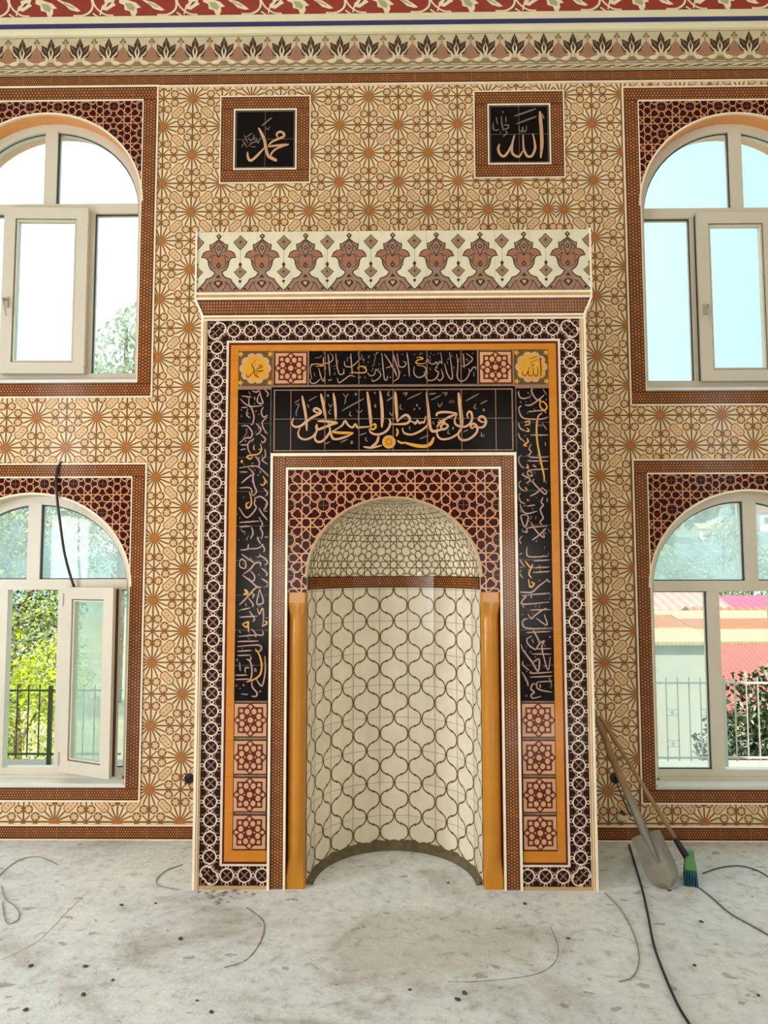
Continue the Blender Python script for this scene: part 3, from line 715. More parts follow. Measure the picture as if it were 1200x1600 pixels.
mb = MB(); mb.box(-RX-0.2, RX+0.2, BACK-0.2, 1.0, HT, HT+0.2, 'plaster'); tag(mb.build('ceiling'), kind='structure')

def slab(name, parent, rects, yf, th, m, pats=(), build=True, mb=None):
    mb = mb or MB()
    for x0, z0, x1, z1 in rects: mb.box(x0, x1, yf, yf+th, z0, z1, m)
    for p in pats: p.emit(mb, flat(yf))
    return mb.build(name, parent) if build else mb
def band_h(x0, x1, z0, z1, m='border_brown'):
    p = Pat(); p.add(pat_band(x1-x0, z1-z0), lambda u, v: (x0+u, z0+v)); return p
def band_v(x0, x1, z0, z1):
    p = Pat(); p.add(pat_band(z1-z0, x1-x0), lambda u, v: (x0+v, z0+u)); return p

# skirting band and bands at the top of the wall
TY = YW-0.006
def long_trim(name, segs, z0, z1, line_top=None, line_bot=None):
    mb = MB()
    for x0, x1 in segs:
        mb.box(x0, x1, TY, YW, z0, z1, 'border_brown')
        a, b = max(x0, -3.4), min(x1, 3.4)
        band_h(a, b, z0+0.004, z1-0.004).emit(mb, flat(TY))
        if line_top: mb.box(x0, x1, TY-0.004, YW, z1, z1+line_top, 'white_trim')
        if line_bot: mb.box(x0, x1, TY-0.004, YW, z0-line_bot, z0, 'white_trim')
    return tag(mb.build(name), kind='structure')
long_trim('baseboard_front', [(-RX, -1.06), (1.06, RX)], 0.006, 0.084, 0.008, 0.006)
long_trim('trim_1', [(-RX, RX)], 4.888, 4.962, None, 0.010)
# palmette frieze
fz = MB()
Z0, Z1 = 4.964, 5.232
fz.box(-RX, RX, TY, YW, Z0, Z1, 'frieze_ground')
pf = Pat()
PER = 0.194
S = (Z1-Z0)/465.0
for k in range(-18, 19):
    cx = 0.04+k*PER
    q = lambda a, b_: (cx+a*S, Z1-(b_-455)*S)
    # mauve onion between two palmettes, with its trefoil
    c2 = cx+PER/2
    q2 = lambda a, b_: (c2+a*S, Z1-(b_-455)*S)
    h = PER/2/S
    pf.poly([q2(0, 570), q2(60, 640), q2(105, 700), q2(95, 760), q2(30, 770), q2(-30, 770), q2(-95, 760), q2(-105, 700), q2(-60, 640)], 'frieze_mauve', 1, False)
    for a in (-60, -25, 25, 60):
        pf.disc(q2(a, 700), 22*S, 'frieze_tan', 2, 6, rx=12*S)
    pf.disc(q2(0, 660), 24*S, 'frieze_tan', 2, 6, rx=12*S)
    for a, b_ in ((-22, 520), (22, 520), (0, 490)): pf.disc(q2(a, b_), 20*S, 'frieze_tan', 1, 7)
    pf.line(q2(0, 540), q2(0, 570), 14*S, 'frieze_tan')
    # dark palmette
    for ang, ln_ in ((-1.05, 150), (-0.62, 205), (0, 250), (0.62, 205), (1.05, 150)):
        bx, by = 0, 715
        tx, ty = bx+sin(ang)*ln_*0.95, by-cos(ang)*ln_
        nx, ny = cos(ang)*42, sin(ang)*42
        mx_, my_ = bx+(tx-bx)*0.62, by+(ty-by)*0.62
        pf.poly([q(bx, by), q(mx_+nx, my_+ny), q(tx, ty), q(mx_-nx, my_-ny)], 'frieze_dark', 2)
        pf.line(q(bx+(tx-bx)*0.45, by+(ty-by)*0.45), q(bx+(tx-bx)*0.85, by+(ty-by)*0.85), 8*S, 'frieze_tan', 3)
    pf.poly([q(0, 570), q(32, 645), q(18, 705), q(0, 740), q(-18, 705), q(-32, 645)], 'frieze_light', 4, False)
    pf.poly([q(0, 580), q(15, 640), q(0, 700), q(-15, 640)], 'frieze_dark', 5)
    for s in (1, -1):
        pf.ribbon(spline([q(s*105, 640), q(s*80, 675), q(s*48, 705), q(s*46, 750), q(s*70, 775)], 4), 17*S, 'frieze_light', 3)
        pf.poly([q(s*45, 750), q(s*90, 748), q(s*140, 770), q(s*130, 795), q(s*80, 795), q(s*50, 780)], 'frieze_light', 3, False)
        pf.ribbon(spline([q(s*20, 770), q(s*60, 812), q(s*110, 815), q(s*h, 790)], 4), 22*S, 'frieze_tan', 2)
    pf.poly([q(-28, 760), q(28, 760), q(40, 820), q(-40, 820)], 'frieze_tan', 2)
    # base chain
    pf.ribbon([q(-h, 870), q(-h*0.6, 862), q(-h*0.35, 885), q(0, 870), q(h*0.35, 862), q(h*0.6, 885), q(h, 870)], 12*S, 'frieze_light', 2)
    pf.line(q(-h, 875), q(h, 875), 34*S, 'frieze_tan', 1)
    pf.line(q(-h*0.8, 874), q(-h*0.2, 874), 9*S, 'frieze_dark', 3); pf.line(q(h*0.2, 874), q(h*0.8, 874), 9*S, 'frieze_dark', 3)
    pf.line(q(-h, 838), q(h, 838), 6*S, 'frieze_dark', 2); pf.line(q(-h, 910), q(h, 910), 6*S, 'frieze_dark', 2); pf.line(q(-h, 462), q(h, 462), 5*S, 'frieze_tan', 2)
pf.emit(fz, flat(TY))
tag(fz.build('trim_2'), kind='structure')
# plaster cornice with the blue stripe, painted vine frieze above it
cn = MB()
prof = [(YW, 5.232), (0.675, 5.236), (0.66, 5.25), (0.655, 5.30), (0.655, 5.35), (0.66, 5.355), (YW, 5.356)]
for (ya, za), (yb, zb) in zip(prof, prof[1:]):
    cn.poly([(-RX, ya, za), (RX, ya, za), (RX, yb, zb), (-RX, yb, zb)], 'cornice_cream')
cn.box(-RX, RX, 0.652, 0.656, 5.268, 5.298, 'cornice_blue')
tag(cn.build('trim_3'), kind='structure')
vn = MB()
VZ0, VZ1 = 5.357, 5.76
vy = 0.672
vn.box(-RX, RX, vy, YW, VZ0, VZ1, 'painted_red')
pv = Pat()
VP = 0.565
for k in range(-7, 8):
    cx = -0.37+k*VP
    q = lambda a, b_: (cx+a, VZ0+b_)
    pv.ribbon(spline([q(-0.07, 0.012), q(0.0, 0.014), q(0.05, 0.05), q(0.055, 0.11), q(0.02, 0.17), q(-0.03, 0.21)], 5), 0.014, 'painted_cream', 2)
    pv.ribbon(spline([q(0.20, 0.012), q(0.14, 0.02), q(0.08, 0.07), q(0.06, 0.13), q(0.09, 0.20)], 5), 0.011, 'painted_cream', 2)
    pv.ribbon([q(0.06, 0.028), q(0.095, 0.004)], 0.010, 'painted_cream', 2)
    pv.ribbon([q(0.06, 0.05), q(0.05, 0.0)], 0.012, 'painted_shade', 1)
    # tulip with a green heart
    tl = [(0.235, 0.10), (0.27, 0.085), (0.275, 0.05), (0.31, 0.04), (0.325, 0.0), (0.345, 0.0), (0.36, 0.035), (0.355, 0.06), (0.385, 0.065), (0.35, 0.10), (0.30, 0.118), (0.27, 0.13), (0.24, 0.15)]
    pv.poly([q(*a) for a in tl], 'painted_cream', 2, False)
    pv.poly([q(0.275, 0.098), q(0.295, 0.055), q(0.335, 0.04), q(0.345, 0.065), q(0.32, 0.095)], 'painted_green', 3, False)
    pv.poly([q(0.375, 0.012), q(0.392, 0.004), q(0.36, 0.02)], 'painted_cream', 2)
    # long bud
    bd = [(0.36, 0.15), (0.42, 0.115), (0.47, 0.10), (0.52, 0.066), (0.545, 0.045), (0.52, 0.04), (0.47, 0.055), (0.44, 0.085), (0.38, 0.125)]
    pv.poly([q(*a) for a in bd], 'painted_cream', 2, False)
    pv.line(q(0.43, 0.10), q(0.50, 0.065), 0.010, 'painted_green', 3)
    # leaf with dark vein
    lf = [(0.115, 0.055), (0.155, 0.045), (0.19, 0.07), (0.215, 0.085), (0.20, 0.10), (0.215, 0.15), (0.17, 0.13), (0.135, 0.12), (0.14, 0.095), (0.12, 0.08)]
    pv.poly([q(*a) for a in lf], 'painted_cream', 2, False)
    pv.poly([q(0.145, 0.068), q(0.165, 0.08), q(0.19, 0.105), q(0.165, 0.10)], 'painted_dark', 3)
    pv.ribbon([q(0.12, 0.06), q(0.11, 0.015)], 0.010, 'painted_cream', 2)
pv.clip(rectp(-4.2, VZ0, 4.2, VZ1)).emit(vn, flat(vy))
tag(vn.build('trim_4'), kind='structure')

# tile surrounds of the windows
for n, wd in enumerate(WIN):
    x0, x1 = wd['cx']-wd['oh'], wd['cx']+wd['oh']
    bw = wd['oh']-wd['hw']
    root = tag(empty('trim_%d' % (n+5), (wd['cx'], YW, wd['ob'])), kind='structure')
    off = lambda o: (setattr(o, 'location', (-wd['cx'], -YW, -wd['ob'])), o)[1]
    mb = MB()
    i0, i1, ib, it = wd['cx']-wd['hw']+0.002, wd['cx']+wd['hw']-0.002, wd['z0']-0.004, wd['st']
    ya = YW-0.008
    for r in ((x0, wd['ob'], x1, ib), (x0, it, x1, wd['ot']), (x0, ib, i0, it), (i1, ib, x1, it)):
        mb.box(r[0], r[2], ya, YW, r[1], r[3], 'border_brown')
    for p in (band_h(x0, x1, wd['ob'], ib), band_h(x0, x1, it, wd['ot']), band_v(x0, i0, ib, it), band_v(i1, x1, ib, it)): p.emit(mb, flat(ya))
    g = 0.010
    for r in ((x0-g, wd['ob']-g, x1+g, wd['ob']), (x0-g, wd['ot'], x1+g, wd['ot']+g), (x0-g, wd['ob'], x0, wd['ot']), (x1, wd['ob'], x1+g, wd['ot']),
              (i0-0.004, it-0.004, i1+0.004, it+0.006), (i0-0.006, wd['z0'], i0+0.001, it-0.004), (i1-0.001, wd['z0'], i1+0.006, it-0.004)):
        mb.box(r[0], r[2], ya-0.004, YW, r[1], r[3], 'white_trim')
    off(mb.build('border', root))
    # spandrel with the arch cut out
    mb = MB()
    a = arch(wd)
    for k in range(len(a)-1):
        mb.poly([(a[k][0], ya, a[k][1]), (a[k+1][0], ya, a[k+1][1]), (a[k+1][0], ya, it), (a[k][0], ya, it)], 'maroon')
        mb.poly([(a[k][0], ya, a[k][1]), (a[k+1][0], ya, a[k+1][1]), (a[k+1][0], YW, a[k+1][1]), (a[k][0], YW, a[k][1])], 'white_trim')
    p = pat_rosette(i0, wd['zs'], i1, it, wd['cx']-0.02, it-0.135, TILE, 'gold_line' if n < 0 else 'maroon_line', w=0.95)
    p.clip(rectp(i0, wd['zs'], i1, it), [arch_conv(wd, 0.004)]).emit(mb, flat(ya))
    e = arch(wd, 28, 0.004)
    for k in range(len(e)-1):   # light edge of the arch
        f = arch(wd, 28, 0.013)
        mb.poly([(q_[0], ya-0.003, q_[1]) for q_ in (a[k], a[k+1], f[k+1], f[k])], 'white_trim')
    off(mb.build('spandrel', root))

# windows
def frame_boxes(mb, x0, x1, z0, z1, wd_, y0, y1, m='pvc'):
    mb.box(x0, x1, y0, y1, z0, z0+wd_, m); mb.box(x0, x1, y0, y1, z1-wd_, z1, m)
    mb.box(x0, x0+wd_, y0, y1, z0+wd_, z1-wd_, m); mb.box(x1-wd_, x1, y0, y1, z0+wd_, z1-wd_, m)
def gasket_boxes(mb, x0, x1, z0, z1, y, th=0.006):
    frame_boxes(mb, x0, x1, z0, z1, th, y-0.004, y+0.01, 'gasket')
FY0, FY1 = 0.80, 0.865
def sash(root, hinge, width, h, angle, gl, handle_at=None, sign=1):
    """casement leaf in its own frame: x runs from the hinge, y 0 = room side; sign -1 runs to -x"""
    s = empty('sash', hinge, root)
    s.rotation_euler = (0, 0, angle)
    X = lambda a, b: (min(a*sign, b*sign), max(a*sign, b*sign))
    mb = MB(); fw = 0.075
    x0, x1 = X(0, width)
    frame_boxes(mb, x0, x1, 0, h, fw, -0.022, 0.045)
    gasket_boxes(mb, x0+fw, x1-fw, fw, h-fw, 0.0)
    frame_boxes(mb, x0+fw+0.006, x1-fw-0.006, fw+0.006, h-fw-0.006, 0.010, -0.012, 0.03)
    ex = x1 if sign > 0 else x0     # dark rebate seal along the free edge
    mb.box(ex-0.002, ex+0.002, 0.002, 0.024, 0.01, h-0.01, 'gasket')
    mb.build('sash_frame', s)
    mb = MB(); mb.box(x0+fw, x1-fw, 0.008, 0.014, fw, h-fw, gl); mb.build('pane', s)
    if handle_at is not None:
        mb = MB(); hx = handle_at
        mb.box(hx-0.014, hx+0.014, -0.032, -0.022, h*0.42-0.035, h*0.42+0.035, 'handle_metal')
        mb.tube([(hx, -0.03, h*0.42+0.015), (hx, -0.062, h*0.42+0.012), (hx+0.006, -0.066, h*0.42-0.02), (hx+0.02, -0.062, h*0.42-0.10)], [0.009, 0.009, 0.009, 0.007], 'handle_metal', 8)
        mb.build('handle', s)
    mb = MB()
    for zz in (0.08, h-0.08):
        mb.tube([(0.0, -0.026, zz-0.04), (0.0, -0.026, zz+0.04)], 0.009, 'pvc', 8)
    mb.build('hinge', s)
    return s
WCFG = [  # transom z, mullions (left, right) of the lower lights, arch mullion, glass
    dict(tz=4.095, ml=-2.575, mr=-2.045, am=-2.315, top='glass_light', side='glass_light', sash='shut', gl='glass_light'),
    dict(tz=4.030, ml=2.020, mr=2.505, am=2.300, top='glass_light', side='glass_light', sash='shutR', gl='glass_light'),
    dict(tz=1.572, ml=-2.545, mr=-2.135, am=-2.345, top='glass_haze', side='glass_light', sash='open', gl='glass_green'),
    dict(tz=1.555, ml=2.048, mr=2.46, am=2.300, top='glass_haze', side='glass_light', sash='openR', gl='glass_green')]
for n, (wd, cf) in enumerate(zip(WIN, WCFG)):
    root = tag(empty('window_%d' % (n+1), (wd['cx'], FY0, wd['z0'])), kind='structure')
    off = lambda o: (setattr(o, 'location', (-wd['cx'], -FY0, -wd['z0'])), o)[1]
    x0, x1, z0, zs = wd['cx']-wd['hw'], wd['cx']+wd['hw'], wd['z0'], wd['zs']
    zb = z0+0.035
    mb = MB(); fw = 0.055
    tz = cf['tz']; th = 0.034
    mb.box(x0, x0+fw, FY0, FY1, zb, zs, 'pvc'); mb.box(x1-fw, x1, FY0, FY1, zb, zs, 'pvc')
    mb.box(x0+fw, x1-fw, FY0, FY1, zb-0.006, zb+fw, 'pvc'); mb.box(x0+fw, x1-fw, FY0-0.010, FY1, zb-0.006, zb+0.012, 'pvc')
    mb.box(x0+fw, x1-fw, FY0-0.004, FY1, tz-th, tz+th, 'pvc')
    a = arch(wd); b_ = [(wd['cx']-(wd['hw']-fw)*cos(PI*k/28), zs+(wd['zt']-zs-fw)*sin(PI*k/28)) for k in range(29)]
    for k in range(28):
        c_ = [a[k], a[k+1], b_[k+1], b_[k]]
        mb.poly([(q[0], FY0, q[1]) for q in c_], 'pvc'); mb.poly([(q[0], FY1, q[1]) for q in c_[::-1]], 'pvc')
        mb.poly([(b_[k][0], FY0, b_[k][1]), (b_[k+1][0], FY0, b_[k+1][1]), (b_[k+1][0], FY1, b_[k+1][1]), (b_[k][0], FY1, b_[k][1])], 'pvc')
        g = [((p_[0]-wd['cx'])*0.985+wd['cx'], zs+(p_[1]-zs)*0.985) for p_ in (b_[k], b_[k+1])]
        mb.poly([(b_[k][0], FY0+0.02, b_[k][1]), (b_[k+1][0], FY0+0.02, b_[k+1][1]), (g[1][0], FY0+0.02, g[1][1]), (g[0][0], FY0+0.02, g[0][1])], 'gasket')
    am = cf['am']
    mb.box(am-0.042, am+0.042, FY0-0.003, FY1, tz+th, wd['zt']-fw*0.7, 'pvc')
    for s in (-1, 1): mb.box(am+s*0.045-0.004, am+s*0.045+0.004, FY0+0.012, FY0+0.03, tz+th, wd['zt']-fw, 'gasket')
    mb.box(x0+fw, x1-fw, FY0+0.012, FY0+0.03, tz+th, tz+th+0.006, 'gasket')
    for mm in (cf['ml'], cf['mr']): mb.box(mm-0.04, mm+0.04, FY0, FY1, zb+fw, tz-th, 'pvc')
    gasket_boxes(mb, x0+fw, cf['ml']-0.04, zb+fw, tz-th, FY0+0.02); gasket_boxes(mb, cf['mr']+0.04, x1-fw, zb+fw, tz-th, FY0+0.02)
    off(mb.build('window_frame', root))
    # panes: two halves of the arch and the two side lights
    for s in (-1, 1):
        mb = MB()
        e0, e1 = (x0+fw*0.6, am-0.02) if s < 0 else (am+0.02, x1-fw*0.6)
        N = 14; pts = []
        for k in range(N+1):
            x = e0+(e1-e0)*k/N
            v = 1-((x-wd['cx'])/(wd['hw']-fw*0.6))**2
            pts.append((x, zs+(wd['zt']-zs-fw*0.6)*math.sqrt(max(0, v))))
        for y in (FY0+0.025, FY0+0.031):
            mb.poly([(e0, y, tz)]+[(e1, y, tz)]+[(p_[0], y, max(tz, p_[1])) for p_ in pts[::-1]], cf['top'])
        off(mb.build('pane', root))
    for e0, e1 in ((x0+fw, cf['ml']-0.04), (cf['mr']+0.04, x1-fw)):
        mb = MB(); mb.box(e0, e1, FY0+0.025, FY0+0.031, zb+fw, tz-th, cf['side']); off(mb.build('pane', root))
    # the opening leaf of the middle light
    c0, c1 = cf['ml']-0.012, cf['mr']+0.012
    hs = tz-th-zb-fw+0.03
    lx, lz = -wd['cx'], -wd['z0']
    zsash = zb+fw-0.012-wd['z0']
    if cf['sash'] == 'shut': sash(root, (c1+lx, -0.024, zsash), c1-c0, hs, rad(2.0), cf['gl'], -(c1-c0)+0.036, -1)
    if cf['sash'] == 'shutR': sash(root, (c1+lx, -0.024, zsash), c1-c0, hs, rad(0.0), cf['gl'], -(c1-c0)+0.036, -1)
    if cf['sash'] == 'open': sash(root, (cf['mr']+0.02+lx, -0.024, zsash), 0.425, hs, rad(-24), cf['gl'], None, 1)
    if cf['sash'] == 'openR': sash(root, (cf['mr']+0.02+lx, -0.024, zsash), 0.425, hs, rad(-35), cf['gl'], None, 1)
    # sill
    mb = MB()
    sd = 0.012 if n < 2 else 0.03
    mb.box(x0+0.003, x1-0.003, YW-0.012, FY1, z0+0.001, z0+0.020, 'sill_white')
    if n > 1:
        mb.box(x0+0.003, x1-0.003, YW-0.030, FY1, z0+0.020, zb-0.006, 'sill_white')
    else:
        mb.box(x0+0.003, x1-0.003, FY0-0.01, FY1, z0+0.020, zb, 'pvc')
    off(mb.build('window_sill', root))
# ------------------------------------------------------------------ the prayer niche
MI = tag(empty('prayer_niche', (0, 0, 0)), 'tall projecting tiled prayer niche with an arched recess, in the middle of the wall', 'prayer niche')
NA, NY, NB = 0.468, 0.05, 0.52          # half width, start and depth of the recess
ZBAND0, ZBAND1, ZAPEX = 1.555, 1.625, 2.054
# body: jambs, head, sides and top of the projecting block
mb = MB()
YB = 0.009
ac = [(-NA*cos(PI*k/36), ZBAND1+(ZAPEX-ZBAND1)*sin(PI*k/36)) for k in range(37)]
for s in (-1, 1):
    mb.poly([(s*0.574, YB, 0), (s*1.056, YB, 0), (s*1.056, YB, 3.528), (s*0.574, YB, 3.528)], 'mortar')
    mb.poly([(s*0.574, YB, 0), (s*0.574, YB, 1.55), (s*0.574, 0.10, 1.55), (s*0.574, 0.10, 0)], 'orange_deep')
    mb.poly([(s*0.574, 0.10, 0), (s*0.574, 0.10, 1.55), (s*NA, 0.10, 1.55), (s*NA, 0.10, 0)], 'orange_deep')
    mb.poly([(s*0.574, YB, 1.55), (s*NA, YB, 1.55), (s*NA, 0.10, 1.55), (s*0.574, 0.10, 1.55)], 'orange_deep')
    mb.poly([(s*0.574, YB, 1.55), (s*NA, YB, 1.55), (s*NA, YB, ZBAND1), (s*0.574, YB, ZBAND1)], 'mortar')
    mb.poly([(s*NA, YB, ZBAND1), (s*0.574, YB, ZBAND1), (s*0.574, YB, 3.528), (s*NA, YB, 3.528)], 'mortar')
    # tiled flank of the block
    mb.poly([(s*1.056, YB, 0), (s*1.056, YW-0.001, 0), (s*1.056, YW-0.001, 3.528), (s*1.056, YB, 3.528)], 'cream_tile')
for k in range(36):
    a, b_ = ac[k], ac[k+1]
    mb.poly([(a[0], YB, a[1]), (b_[0], YB, b_[1]), (b_[0], YB, 3.528), (a[0], YB, 3.528)], 'mortar')
mb.poly([(-1.056, YB, 3.528), (1.056, YB, 3.528), (1.056, YW-0.001, 3.528), (-1.056, YW-0.001, 3.528)], 'mortar')
p = pat_star(0.02, 0.0, YW-0.003, 3.528, 0.36, 1.40, H_).clip(rectp(0.02, 0.0, YW-0.003, 3.528))
p.emit(mb, lambda u, v, l: (-1.056-l*EPS, u, v)); p.emit(mb, lambda u, v, l: (1.056+l*EPS, u, v))
mb.build('body', MI)

# edge trim of the block: a slim light profile, then a tan bead
for s in (-1, 1):
    mb = MB()
    x = lambda a, b_: (min(s*a, s*b_), max(s*a, s*b_))
    a = x(1.046, 1.060); mb.box(a[0], a[1], -0.012, 0.03, 0.0, 3.066, 'white_trim')
    a = x(1.028, 1.046); mb.box(a[0], a[1], -0.008, 0.009, 0.0, 3.042, 'tan_trim')
    a = x(1.036, 1.040); mb.box(a[0], a[1], -0.011, 0.009, 0.0, 3.042, 'white_trim')
    mb.build('edge_trim', MI)
mb = MB()
for z0, z1, y, m_ in ((3.060, 3.070, -0.013, 'white_trim'), (3.050, 3.060, -0.008, 'tan_trim'), (3.042, 3.050, -0.010, 'white_trim')):
    mb.box(-1.046, 1.046, y, 0.009, z0, z1, m_)
mb.build('edge_trim', MI)
for s in (-1, 1):
    x = sorted((s*0.668, s*1.028)); mb = MB(); mb.box(x[0], x[1], -0.006, 0.009, 0.0, 0.018, 'tan_trim'); mb.build('foot_trim', MI)

# ring border: a chain of white rings on dark glaze, around three sides and under the jambs
mb = MB()
F = [(-1.026, 0.018, -0.918, 3.042), (0.918, 0.018, 1.026, 3.042), (-0.918, 2.930, 0.918, 3.042), (-0.918, 0.018, -0.668, 0.118), (0.668, 0.018, 0.918, 0.118)]
for x0, z0, x1, z1 in F: mb.box(x0, x1, 0.0, 0.008, z0, z1, 'black_ring')
pr = Pat(); XC = 0.972
for s in (-1, 1):
    pr.p += pat_ring_chain((s*XC, 0.070), (s*XC, 2.986), 31, (0, 31)).p
    pr.p += pat_ring_chain((s*XC, 0.070), (s*(XC-4*0.0925), 0.070), 4, (0,)).p
    pr.p += pat_ring_corner(s*XC, 2.986, s, 1).p+pat_ring_corner(s*XC, 0.070, s, -1).p
pr.p += pat_ring_chain((-XC, 2.986), (XC, 2.986), 21, (0, 21)).p
tmp = Pat()
for r in F:
    q_ = Pat(); q_.p = list(pr.p); q_.clip(rectp(*r)); tmp.p += q_.p
tmp.emit(mb, flat(0.0))
fr = lambda x0, z0, x1, z1, m_, y=-0.004: mb.box(x0, x1, y, 0.008, z0, z1, m_)
for s in (-1, 1):   # light fillets on either side of the border
    x = sorted((s*1.026, s*1.030)); fr(x[0], 0.018, x[1], 3.042, 'white_trim')
    x = sorted((s*0.906, s*0.918)); fr(x[0], 0.118, x[1], 2.918, 'ring_white')
    x = sorted((s*0.668, s*0.906)); fr(x[0], 0.118, x[1], 0.128, 'ring_white')
fr(-0.918, 2.918, 0.918, 2.930, 'ring_white')
mb.build('ring_border', MI)

# orange frame with its dark outline
mb = MB()
for s in (-1, 1):
    for a, b_, m_ in ((0.895, 0.906, 'star_maroon'), (0.853, 0.895, 'orange_tile')):
        x = sorted((s*a, s*b_)); mb.box(x[0], x[1], -0.001, 0.008, 0.140 if m_ == 'orange_tile' else 0.128, 2.905 if m_ == 'star_maroon' else 2.872, m_)
    x = sorted((s*0.668, s*0.895)); mb.box(x[0], x[1], -0.001, 0.008, 0.128, 0.140, 'star_maroon')
    x = sorted((s*0.676, s*0.853)); mb.box(x[0], x[1], -0.001, 0.008, 0.140, 0.196, 'orange_tile')
    for k in range(1, 15):
        x = sorted((s*0.853, s*0.895)); mb.box(x[0], x[1], -0.0018, 0, 0.2+k*TILE, 0.2018+k*TILE, 'orange_deep')
mb.box(-0.906, 0.906, -0.001, 0.008, 2.905, 2.918, 'star_maroon')
mb.box(-0.895, 0.895, -0.001, 0.008, 2.872, 2.905, 'orange_tile')
mb.build('orange_frame', MI)

# calligraphy panels
def seams_v(p, x0, x1, z0, z1, step, m='lettergrey', w=0.003):
    k = math.ceil(x0/step)
    while k*step < x1: p.line((k*step, z0), (k*step, z1), w, m, 3); k += 1
def seams_h(p, x0, x1, zs_, m='lettergrey', w=0.003):
    for z in zs_: p.line((x0, z), (x1, z), w, m, 3)
def proj(ox, oz, sc):
    def fn(a, b_):
        q = P(ox+a/sc, oz+b_/sc, 0.0); return (q.x, q.z)
    return fn
def lettering(parent, txts, yf, k, ends=0.4, inside=None, main='peach'):
    mb = MB()
    for txt, ox, oz, sc in txts:
        p = letter_pat(txt, proj(ox, oz, sc), k/sc, ends, main)
        if inside:
            b_ = bbox(inside); hh_ = b_[3]-b_[1]
            if txt is txts[0][0]: small_marks(p, b_[0]+0.006, b_[1]+0.04, b_[2]-0.006, b_[3]-0.01, int(90*(b_[2]-b_[0])*hh_/0.3), len(txt), 0.0042, main, 'lettergrey')
            p.clip(inside)
        p.emit(mb, flat(yf))
    return mb.build('lettering', parent)
PXM = 0.00352
for s in (-1, 1):
    x0, x1 = sorted((s*0.853, s*0.676))
    p = Pat(); seams_h(p, x0, x1, [0.97+TILE*k for k in range(1, 9)], 'lettergrey', 0.0015)
    pan = slab('calligraphy_panel', MI, [(x0, 0.970, x1, 2.655)], 0.0, 0.008, 'black_tile', [p])
    tx = ([(TR_L1, 360, 600, 6.4), (TR_L2, 360, 850, 6.4)] if s < 0 else [(TR_R1, 800, 600, 6.4), (TR_R2, 800, 850, 6.4)])
    lettering(pan, tx, 0.0, PXM*1.05, 0.5, rectp(x0+0.002, 0.972, x1-0.002, 2.653), 'rose_letter')
    mb = MB()   # dark gap and white strip beside the panel
    a, b_ = sorted((s*0.676, s*0.668)); mb.box(a, b_, -0.001, 0.008, 0.196, 2.30, 'black_tile')
    mb.build('dark_strip', MI)
# top row: roundel, star tile, narrow inscription
pt = Pat(); seams_v(pt, -0.46, 0.46, 2.683, 2.868, TILE, 'ring_tan', 0.004)
top = slab('calligraphy_panel', MI, [(-0.462, 2.683, 0.462, 2.868)], 0.0, 0.008, 'black_tile', [pt])
lettering(top, [(TR_TOP_A, 475, 540, 8.276), (TR_TOP_B, 610, 540, 8.276)], 0.0, PXM*0.98, 0.5, rectp(-0.46, 2.684, 0.46, 2.867), 'rose_letter')
pt = Pat()
seams_v(pt, -0.65, 0.65, 2.31, 2.655, TILE, 'ring_tan', 0.004); seams_h(pt, -0.65, 0.65, [2.49], 'grout', 0.003)
for r in ((-0.652, 2.312, 0.652, 2.318), (-0.652, 2.648, 0.652, 2.654)): pt.poly(rectp(*r), 'ring_tan', 4)
for r in ((-0.655, 2.312, -0.648, 2.654), (0.648, 2.312, 0.655, 2.654)): pt.poly(rectp(*r), 'ring_tan', 4)
big = slab('calligraphy_panel', MI, [(-0.668, 2.306, 0.668, 2.668)], 0.0, 0.008, 'black_tile', [pt])
lb = lettering(big, [(TR_BIG_A, 430, 590, 6.316), (TR_BIG_B, 600, 590, 6.316)], 0.0, PXM*1.0, 0.45)
mb = MB(); c = proj(430, 590, 6.316)(1122, 635); p = Pat()
p.disc(c, 0.037, 'peach', 1, 16); p.disc(c, 0.032, 'gold', 2, 16)
p.star(c, 0.026, 0.014, 8, 'orange_deep', 3); p.disc(c, 0.010, 'roundel_gold', 4, 8)
p.emit(mb, flat(-0.001)); mb.build('rosette', big)
for r in ((-0.853, 2.668, 0.853, 2.676), (-0.853, 2.655, -0.668, 2.668), (0.668, 2.655, 0.853, 2.668), (-0.470, 2.676, -0.462, 2.872), (0.462, 2.676, 0.470, 2.872), (-0.664, 2.676, -0.656, 2.872), (0.656, 2.676, 0.664, 2.872)):
    slab('divider', MI, [r], -0.003, 0.011, 'ring_tan')
def star_tile(x, z, T=0.182):
    mb = MB(); mb.box(x-T/2, x+T/2, 0.0, 0.008, z-T/2, z+T/2, 'star_maroon')
    pat_star_tile(x, z, T).emit(mb, flat(0.0)); mb.build('star_tile', MI)
